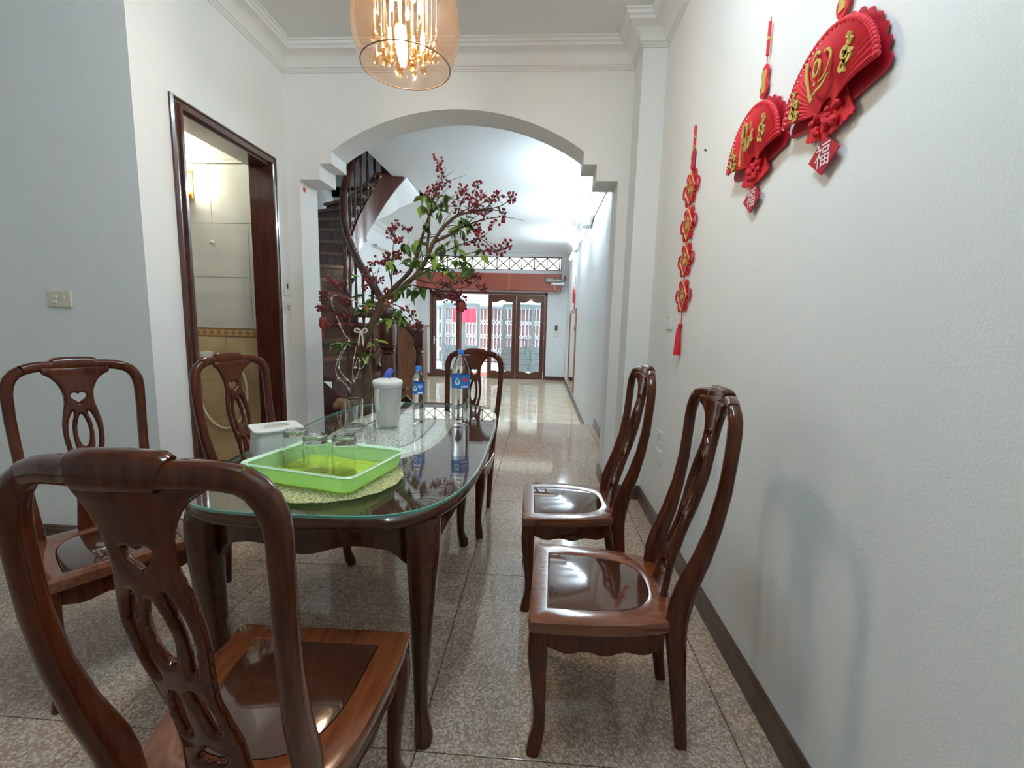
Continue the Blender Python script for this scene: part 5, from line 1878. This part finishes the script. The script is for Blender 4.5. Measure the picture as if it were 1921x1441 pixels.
def ribbon(arr, z0, z1, top, bot, thick, name, m, side):
    idx = [i for i in range(len(arr)) if z0 <= zline[i] <= z1]
    v, f = [], []
    for i in idx:
        p = Vector((arr[i, 0] - SO.x, arr[i, 1] - SO.y, 0))
        nn = Vector((nrm[i, 0], nrm[i, 1], 0)) * side * thick
        zt_, zb_ = zline[i] + top, max(zline[i] + bot, 0.0 if name != 'x' else -9)
        v += [p + Vector((0, 0, zb_)), p + Vector((0, 0, zt_)), p + nn + Vector((0, 0, zt_)), p + nn + Vector((0, 0, zb_))]
    for q in range(len(idx) - 1):
        for j in range(4):
            f.append([q * 4 + j, q * 4 + (j + 1) % 4, (q + 1) * 4 + (j + 1) % 4, (q + 1) * 4 + j])
    f += [[3, 2, 1, 0], [(len(idx) - 1) * 4 + j for j in range(4)]]
    return mesh_obj(name, v, f, m, ST, True)


ribbon(IN, 0.30, 3.80, 0.06, -0.40, 0.035, 'inner_string', mat('red_stair_wood', (0.085, 0.024, 0.014), 0.25, coat=0.5, var=(7, (0.13, 0.040, 0.024), 4, (5, 5, 0.8))), 1)
ribbon(OUT, 0.02, 2.2, 0.06, -2.2, 0.03, 'outer_panel', WOODD, -1)
# plastered underside
idx = [i for i in range(len(IN)) if zline[i] >= 2.1]
v, f = [], []
for i in idx:
    for arr in (IN, OUT):
        v += [(arr[i, 0] - SO.x, arr[i, 1] - SO.y, zline[i] - 0.41), (arr[i, 0] - SO.x, arr[i, 1] - SO.y, zline[i] - 0.37)]
for q in range(len(idx) - 1):
    b0, b1 = q * 4, q * 4 + 4
    f += [[b0, b0 + 2, b1 + 2, b1], [b0 + 1, b1 + 1, b1 + 3, b0 + 3], [b0, b1, b1 + 1, b0 + 1], [b0 + 2, b0 + 3, b1 + 3, b1 + 2]]
mesh_obj('plaster_underside', v, f, WALLB, ST, True)


def rail(arr, z0, z1, name, start=None, rise=0.90):
    pts_ = []
    if start is not None:
        pts_.append(Vector(start) - SO)
    for z in np.arange(z0, z1 + 1e-6, 0.12):
        p = at_z(arr, z)
        pts_.append(Vector((p.x - SO.x, p.y - SO.y, z + rise)))
    c = [Vector(p) for p in catmull([tuple(p) for p in pts_], 3)]
    v, f = sweep_section(c, [(0.046, 0.040)] * len(c), Vector((0, 0, 1)), 14, 2.6)
    mesh_obj(name, v, f, WOODD, ST, True)


rail(IN, 0.36, 3.0, 'handrail', (-1.44, 5.13, 1.13))
rail(OUT, 0.48, 1.25, 'handrail', (-1.47, 4.20, 1.36), 0.90)
bprof = [(0.016, 0.0), (0.020, 0.01), (0.020, 0.12), (0.014, 0.13), (0.019, 0.15), (0.013, 0.17), (0.021, 0.30), (0.017, 0.42), (0.011, 0.55), (0.017, 0.57), (0.012, 0.59), (0.018, 0.61), (0.018, 0.88)]
bm_ = MB().lathe(bprof, 12).build('baluster_master', WOODD, None, True)
bme = bm_.data
bpy.data.objects.remove(bm_)
for k in range(3, 20):
    z = RISE * k - 0.09
    p = at_z(IN, z)
    o = bpy.data.objects.new('baluster', bme)
    o.location = (p.x - SO.x, p.y - SO.y, RISE * k - 0.02)
    link(o, ST)
for k in range(3, 8):
    z = RISE * k - 0.09
    p = at_z(OUT, z)
    o = bpy.data.objects.new('baluster', bme)
    o.location = (p.x - SO.x, p.y - SO.y, RISE * k)
    link(o, ST)


def newel(x, y, z0, H, w_, name='newel_post'):
    b = MB()
    q = w_
    zb = z0
    b.bbox(x - SO.x - q * .5, x - SO.x + q * .5, y - SO.y - q * .5, y - SO.y + q * .5, zb, zb + 0.20 * H, 0.006)
    b.lathe([(q * .50, zb + .20 * H), (q * .56, zb + .215 * H), (q * .42, zb + .235 * H), (q * .50, zb + .26 * H), (q * .40, zb + .28 * H), (q * .46, zb + .36 * H), (q * .48, zb + .45 * H), (q * .42, zb + .54 * H), (q * .36, zb + .585 * H), (q * .50, zb + .60 * H), (q * .50, zb + .615 * H), (q * .38, zb + .63 * H), (q * .52, zb + .65 * H), (q * .52, zb + .668 * H), (q * .44, zb + .675 * H)], 28, (x - SO.x, y - SO.y, 0))
    b.bbox(x - SO.x - q * .47, x - SO.x + q * .47, y - SO.y - q * .47, y - SO.y + q * .47, zb + .672 * H, zb + .855 * H, 0.008)
    b.lathe([(q * .44, zb + .85 * H), (q * .54, zb + .862 * H), (q * .54, zb + .878 * H), (q * .36, zb + .89 * H), (q * .32, zb + .905 * H), (q * .46, zb + .925 * H), (q * .50, zb + .95 * H), (q * .42, zb + .98 * H), (q * .2, zb + .997 * H), (0, zb + 1.0 * H)], 28, (x - SO.x, y - SO.y, 0))
    b.build(name, WOODD, ST, True)


newel(-1.455, 4.19, 0.182 * 2, 1.06, 0.150)
newel(-1.410, 5.13, 0.182 * 2, 0.945, 0.108)

# ------------------------------------------------------------------ cabinet against the far side of the stairs
CB = thing('wooden_cabinet', 'glossy reddish brown wooden cabinet standing behind the stair newel', 'cabinet', (-2.70, 8.35, ZF))
CW = mat('glossy_brown_cabinet', (0.16, 0.06, 0.03), 0.35, coat=0.25, var=(5, (0.26, 0.11, 0.055), 4, (7, 7, 0.6)))
MB().bbox(-0.75, 0.50, -0.25, 0.25, 0.0, 1.55, 0.01).build('body', CW, CB)
MB().bbox(-0.78, 0.54, -0.28, 0.28, 1.55, 1.59, 0.01).build('top', CW, CB)
for i in range(3):
    x0 = -0.74 + i * 0.415
    d = MB().bbox(x0, x0 + 0.405, -0.275, -0.25, 0.06, 1.52, 0.006).build('door', CW, CB)
    MB().bbox(x0 + 0.34, x0 + 0.36, -0.295, -0.273, 0.72, 0.86, 0.004).build('handle', BRASS, d)
    for j in range(5):
        MB().bbox(x0 + 0.03 + 0.07 * j, x0 + 0.065 + 0.07 * j, -0.281, -0.274, 0.10, 1.48, 0.002).build('moulding', CW, d)

# ------------------------------------------------------------------ street door: four glazed leaves
def leaf_outline(w_, h_):
    st_, top_, bot_ = 0.115, 0.17, 0.17
    pts_ = []
    x0, x1 = st_, w_ - st_
    N = 18
    for i in range(N + 1):
        q = i / N
        pts_.append((x0 + (x1 - x0) * q, h_ - top_ - 0.06 + 0.055 * (0.5 - 0.5 * math.cos(2 * math.pi * q)) + 0.012 * math.cos(4 * math.pi * q)))
    for i in range(N + 1):
        q = 1 - i / N
        pts_.append((x0 + (x1 - x0) * q, bot_ + 0.06 - 0.055 * (0.5 - 0.5 * math.cos(2 * math.pi * q)) - 0.012 * math.cos(4 * math.pi * q)))
    return [(0, 0), (w_, 0), (w_, h_), (0, h_)], pts_


ETCH = mat('etched_line', (0.10, 0.11, 0.11), 0.5)
ETCHW = mat('etched_white', (0.62, 0.64, 0.63), 0.6)
DR = struct(MB().box(FDX0 - 0.02, FDX0 + 0.05, YEND - 0.01, YEND + 0.13, ZF, FDZ + 0.02).box(FDX1 - 0.05, FDX1 + 0.02, YEND - 0.01, YEND + 0.13, ZF, FDZ + 0.02).box(FDX0 - 0.02, FDX1 + 0.02, YEND - 0.01, YEND + 0.13, FDZ - 0.05, FDZ + 0.02).build('door_2', WOODB))
LW = (FDX1 - FDX0 - 0.10) / 4
LH = FDZ - 0.05 - ZF - 0.01
for i in range(4):
    ol, hl = leaf_outline(LW - 0.004, LH)
    x0 = FDX0 + 0.05 + i * LW
    if i == 1:
        mx = Matrix.Translation((x0 - 0.004, YEND + 0.10, ZF + 0.005)) @ Matrix.Rotation(math.radians(97), 4, 'Z')
    else:
        mx = Matrix.Translation((x0, YEND + 0.035, ZF + 0.005))
    v, f = xz_prism(ol, 0, 0.045, [hl])
    lf_ = mesh_obj('door_leaf', [mx @ p for p in v], f, WOODB, DR)
    v, f = xz_prism(hl, 0.020, 0.025)
    mesh_obj('glass_pane', [mx @ p for p in v], f, PANE, lf_)
    e = MB()
    ew = MB()
    cxp = LW / 2
    for s0, s1, hh in ((-0.20, 0.05, 1.9), (0.02, 0.16, 1.2), (0.14, -0.16, 0.95), (-0.05, -0.22, 1.1)):
        c = catmull([(cxp + s0 * .8, 0.026, 0.27), (cxp + (s0 * .7 + s1 * .3) * .9, 0.026, 0.27 + hh * .4), (cxp + s1, 0.026, 0.27 + hh)], 6)
        e.tube([mx @ Vector(p) for p in c], 0.0045, 4)
    for k in range(11):
        z_ = 0.30 + 0.085 * k
        for s in (-1, 1):
            c = [(cxp + s * 0.02, 0.026, z_), (cxp + s * 0.11, 0.026, z_ + 0.075), (cxp + s * 0.20, 0.026, z_ + 0.055)]
            ew.tube([mx @ Vector(p) for p in catmull(c, 4)], 0.006, 4)
    e.build('etched_stems', ETCH, lf_, kind='stuff')
    ew.build('etched_fronds', ETCHW, lf_, kind='stuff')
    if i == 0:
        hd = MB().bbox(x0 + 0.04, x0 + 0.075, YEND + 0.025, YEND + 0.036, ZF + 0.98, ZF + 1.22, 0.004)
        hd.bbox(x0 + 0.05, x0 + 0.17, YEND - 0.012, YEND + 0.004, ZF + 1.10, ZF + 1.125, 0.004)
        hd.bbox(x0 + 0.05, x0 + 0.066, YEND - 0.01, YEND + 0.03, ZF + 1.10, ZF + 1.125, 0.003)
        hd.build('lever_handle', WHITEP, lf_)
    else:
        MB().bbox(x0 + 0.03, x0 + 0.045, YEND + 0.027, YEND + 0.036, ZF + 1.05, ZF + 1.2, 0.003).build('bolt', BRASS, lf_) if i != 1 else None

# transom lattice
LTM = mat('lattice_dark_metal', (0.045, 0.03, 0.028), 0.5)
WN = struct(MB().box(-3.60, 0.53, YEND + 0.03, YEND + 0.06, 2.87, 2.892).box(-3.60, 0.53, YEND + 0.03, YEND + 0.06, 3.228, 3.25).box(-3.60, -3.575, YEND + 0.03, YEND + 0.06, 2.87, 3.25).box(0.505, 0.53, YEND + 0.03, YEND + 0.06, 2.87, 3.25).build('window_1', LTM))
ncell = 11
pw_ = (0.47 + 3.575) / ncell
for i in range(ncell):
    x0 = -3.575 + i * pw_
    for (xa, za), (xb, zb) in (((x0, 2.892), (x0 + pw_, 3.228)), ((x0, 3.228), (x0 + pw_, 2.892))):
        MB().tube([(xa, YEND + 0.045, za), (xb, YEND + 0.045, zb)], 0.015, 6).build('lattice_bar', LTM, WN)
    MB().tube([(x0 + pw_, YEND + 0.045, 2.88), (x0 + pw_, YEND + 0.045, 3.24)], 0.015, 6).build('lattice_bar', LTM, WN)

# roller shutter box and motor
t = thing('roller_box', 'long red-brown panelled shutter box above the street door', 'shutter box', (-1.6, YEND - 0.002, 2.27))
for a, b in ((-2.09, -0.30), (-0.29, 0.62), (0.63, 2.13)):
    MB().bbox(a, b, -0.26, 0, 0.0, 0.48, 0.006).build('panel', BOARD, t)
MB().bbox(0.60, 0.65, -0.272, -0.25, 0.0, 0.48, 0.004).build('cover_strip', mat('orange_brown_strip', (0.42, 0.15, 0.07), 0.4), t)
t = thing('shutter_motor', 'grey metal roller shutter motor fixed at the end of the shutter box', 'motor', (0.36, YEND - 0.27, 2.56))
RY = Matrix.Rotation(math.radians(90), 4, 'Y')
MB().lathe([(0, -0.28), (0.055, -0.28), (0.062, -0.24), (0.062, -0.08), (0.04, -0.07), (0.04, 0.0), (0, 0.0)], 20, (0, -0.06, 0), RY).build('motor_body', mat('cast_metal', (0.42, 0.42, 0.40), 0.4, metal=0.6), t, True)
MB().lathe([(0, 0.0), (0.05, 0.0), (0.06, 0.03), (0.05, 0.16), (0.03, 0.22), (0, 0.22)], 20, (0, -0.06, 0.0), RY).build('gear_box', GREYM, t, True)
MB().lathe([(0, 0), (0.07, 0), (0.07, 0.04), (0.04, 0.06), (0, 0.06)], 18, (0.24, -0.06, 0.06), RY).build('end_cap', mat('rusty_cap', (0.22, 0.07, 0.05), 0.4), t, True)
MB().bbox(-0.12, 0.25, -0.02, 0.0, -0.12, -0.04, 0.004).build('bracket', GREYM, t)
MB().tube(catmull([(0.02, -0.06, -0.04), (-0.03, -0.08, -0.17), (0.02, -0.08, -0.27), (0.10, -0.06, -0.30), (0.14, -0.05, -0.24)], 5), 0.007, 6).build('cable', WHITEP, t, True)

t = thing('remote_holder', 'small dark remote control on wall beside the street door', 'remote', (0.435, YEND, 1.215))
MB().bbox(-0.035, 0.035, -0.03, 0, -0.075, 0.075, 0.006).build('remote_body', mat('dark_red_plastic', (0.08, 0.03, 0.03), 0.4), t)
t = thing('wall_switch', 'white switch plate below the remote beside the street door', 'switch', (0.44, YEND, 1.02))
MB().bbox(-0.075, 0.075, -0.012, 0, -0.05, 0.05, 0.004).build('cover_plate', CREAMP, t)
MB().bbox(-0.03, 0.03, -0.018, -0.01, -0.02, 0.02, 0.002).build('rocker', WHITEP, t)

# mirror on the right wall
t = thing('wall_mirror', 'tall wood-framed mirror leaning along the front room wall', 'mirror', (XB, 10.5, ZF + 0.20))
MIRW = mat('orange_brown_frame', (0.36, 0.13, 0.055), 0.35, coat=0.3)
MB().bbox(-0.03, 0, -1.0, 1.0, 1.72, 1.80, 0.006).build('frame_top', MIRW, t)
MB().bbox(-0.03, 0, -1.0, 1.0, 0.0, 0.08, 0.006).build('frame_bottom', MIRW, t)
MB().bbox(-0.03, 0, -1.0, -0.92, 0.08, 1.72, 0.006).build('frame_side', MIRW, t)
MB().bbox(-0.03, 0, 0.92, 1.0, 0.08, 1.72, 0.006).build('frame_side', MIRW, t)
MB().box(-0.014, -0.002, -0.93, 0.93, 0.07, 1.73).build('mirror_glass', MIRROR, t)

# red paper ornament above the mirror
t = thing('red_ornament', 'small red paper blossom hanging above the wall mirror', 'wall decoration', (XB, 10.25, 1.80))
for k, (dy, hh) in enumerate(((-0.10, 0.30), (0.0, 0.36), (0.09, 0.30))):
    v, f = plate_on_wall([(dy * 0.4 - 0.05, 0.0), (dy * 0.4 + 0.05, 0.0), (dy + 0.06, hh * .7), (dy, hh), (dy - 0.06, hh * .7)], 0.01 + 0.02 * k, 0.02 + 0.02 * k)
    mesh_obj('paper_petal', v, f, RED2, t)
MB().tube([(-0.012, 0, 0.3), (-0.008, 0, 0.62)], 0.003, 5).build('thread', RED, t)
MB().tube([(-0.012, 0, -0.15), (-0.012, 0, 0.02)], [0.012, 0.006], 6).build('tassel', REDD, t)

# ------------------------------------------------------------------ the street outside
PAVE = mat('street_paving', (0.55, 0.53, 0.50), 0.8, var=(3, (0.62, 0.60, 0.57), 4, (1, 1, 1)))
gr = struct(MB().box(-12, 10, YEND + 0.15, 24, -0.9, ZF - 0.03).build('floor', PAVE))
MB().bbox(-2.6, -0.9, 14.0, 15.0, ZF - 0.03, ZF - 0.005, 0.004).build('red_ramp', mat('red_tile', (0.62, 0.16, 0.11), 0.6), None, label='red tiled ramp outside the street door', cat='ramp')
FAC = mat('pale_street_facade', (0.50, 0.53, 0.56), 0.8, var=(1.5, (0.58, 0.61, 0.65), 4, (1, 1, 1)))
hs_ = thing('opposite_house', 'pale house front with folding gate across the street', 'house', (-1.5, 19.0, ZF))
MB().bbox(-7, 5.5, 0.4, 3.0, 0.0, 2.35, 0.01).build('ground_wall', FAC, hs_)
MB().bbox(-7, 5.5, -0.5, 3.0, 2.35, 2.95, 0.01).build('balcony_front', mat('balcony_white', (0.82, 0.84, 0.86), 0.8), hs_)
MB().bbox(-7, 5.5, 0.6, 3.0, 2.95, 6.5, 0.01).build('upper_wall', mat('cream_street_facade', (0.62, 0.56, 0.42), 0.8), hs_)
GW = mat('gate_white_metal', (0.78, 0.74, 0.74), 0.5)
GR = mat('gate_back_red', (0.34, 0.20, 0.19), 0.7)
MB().box(-3.0, 2.9, 0.34, 0.40, 0.0, 2.25).build('gate_backing', GR, hs_)
for i in range(40):
    x = -2.95 + i * 0.15
    MB().tube([(x, 0.30, 0.02), (x, 0.30, 2.22)], 0.022, 6).build('gate_bar', GW, hs_)
for row in range(3):
    z0 = 0.35 + row * 0.6
    lx = MB()
    for i in range(39):
        x = -2.95 + i * 0.15
        lx.tube([(x, 0.27, z0), (x + 0.15, 0.27, z0 + 0.28)], 0.014, 5)
        lx.tube([(x + 0.15, 0.27, z0), (x, 0.27, z0 + 0.28)], 0.014, 5)
    lx.build('folding_lattice', GW, hs_, kind='stuff')

GM = mat('grey_green_gate_metal', (0.25, 0.29, 0.28), 0.5)
GBAR = mat('gate_pale_bar', (0.70, 0.74, 0.76), 0.5)


def yard_gate(label, x0, x1, ins):
    t = thing('yard_gate', label, 'gate', (0, 15.3, ZF - 0.03), 0, 'own steel gate leaves by the street door')
    W_ = x1 - x0
    for xx in [x0] + ins + [x1]:
        MB().bbox(xx - 0.05, xx + 0.05, -0.05, 0.05, 0, 2.32, 0.006).build('gate_post', GM, t)
    MB().bbox(x0, x1, -0.04, 0.04, 2.24, 2.34, 0.006).build('top_beam', GM, t)
    MB().bbox(x0, x1, -0.025, 0.025, 0.06, 0.90, 0.006).build('lower_panel', GM, t)
    for zz in (0.30, 0.50, 0.70):
        MB().bbox(x0 + 0.06, x1 - 0.06, -0.04, -0.022, zz, zz + 0.05, 0.006).build('panel_rib', GM, t)
    for zz in (1.15, 1.80):
        MB().bbox(x0, x1, -0.02, 0.02, zz, zz + 0.03, 0.004).build('cross_rail', GM, t)
    n = int(W_ / 0.12)
    for i in range(1, n):
        MB().tube([(x0 + W_ * i / n, 0, 0.90), (x0 + W_ * i / n, 0, 2.24)], 0.011, 6).build('gate_bar', GBAR, t)


yard_gate('grey steel yard gate leaf outside the open door leaf', -3.35, -2.15, [-2.65])
yard_gate('wide grey steel yard gate leaf outside the closed door leaves', -1.28, 0.9, [-0.30])
t = thing('red_banner', 'pinkish red cloth hung on the yard gate', 'banner', (-2.62, 15.20, 1.32))
v, f = [], []
for i in range(13):
    x = -0.40 + 0.8 * i / 12
    for z in (0.0, 0.46):
        v += [(x, 0.03 * math.sin(i * 1.7), z), (x, 0.03 * math.sin(i * 1.7) + 0.008, z)]
for i in range(12):
    a = i * 4
    f += [[a, a + 4, a + 6, a + 2], [a + 1, a + 3, a + 7, a + 5], [a, a + 1, a + 5, a + 4], [a + 2, a + 6, a + 7, a + 3]]
mesh_obj('cloth', v, f, mat('pink_red_cloth', (0.75, 0.10, 0.16), 0.7), t, True)
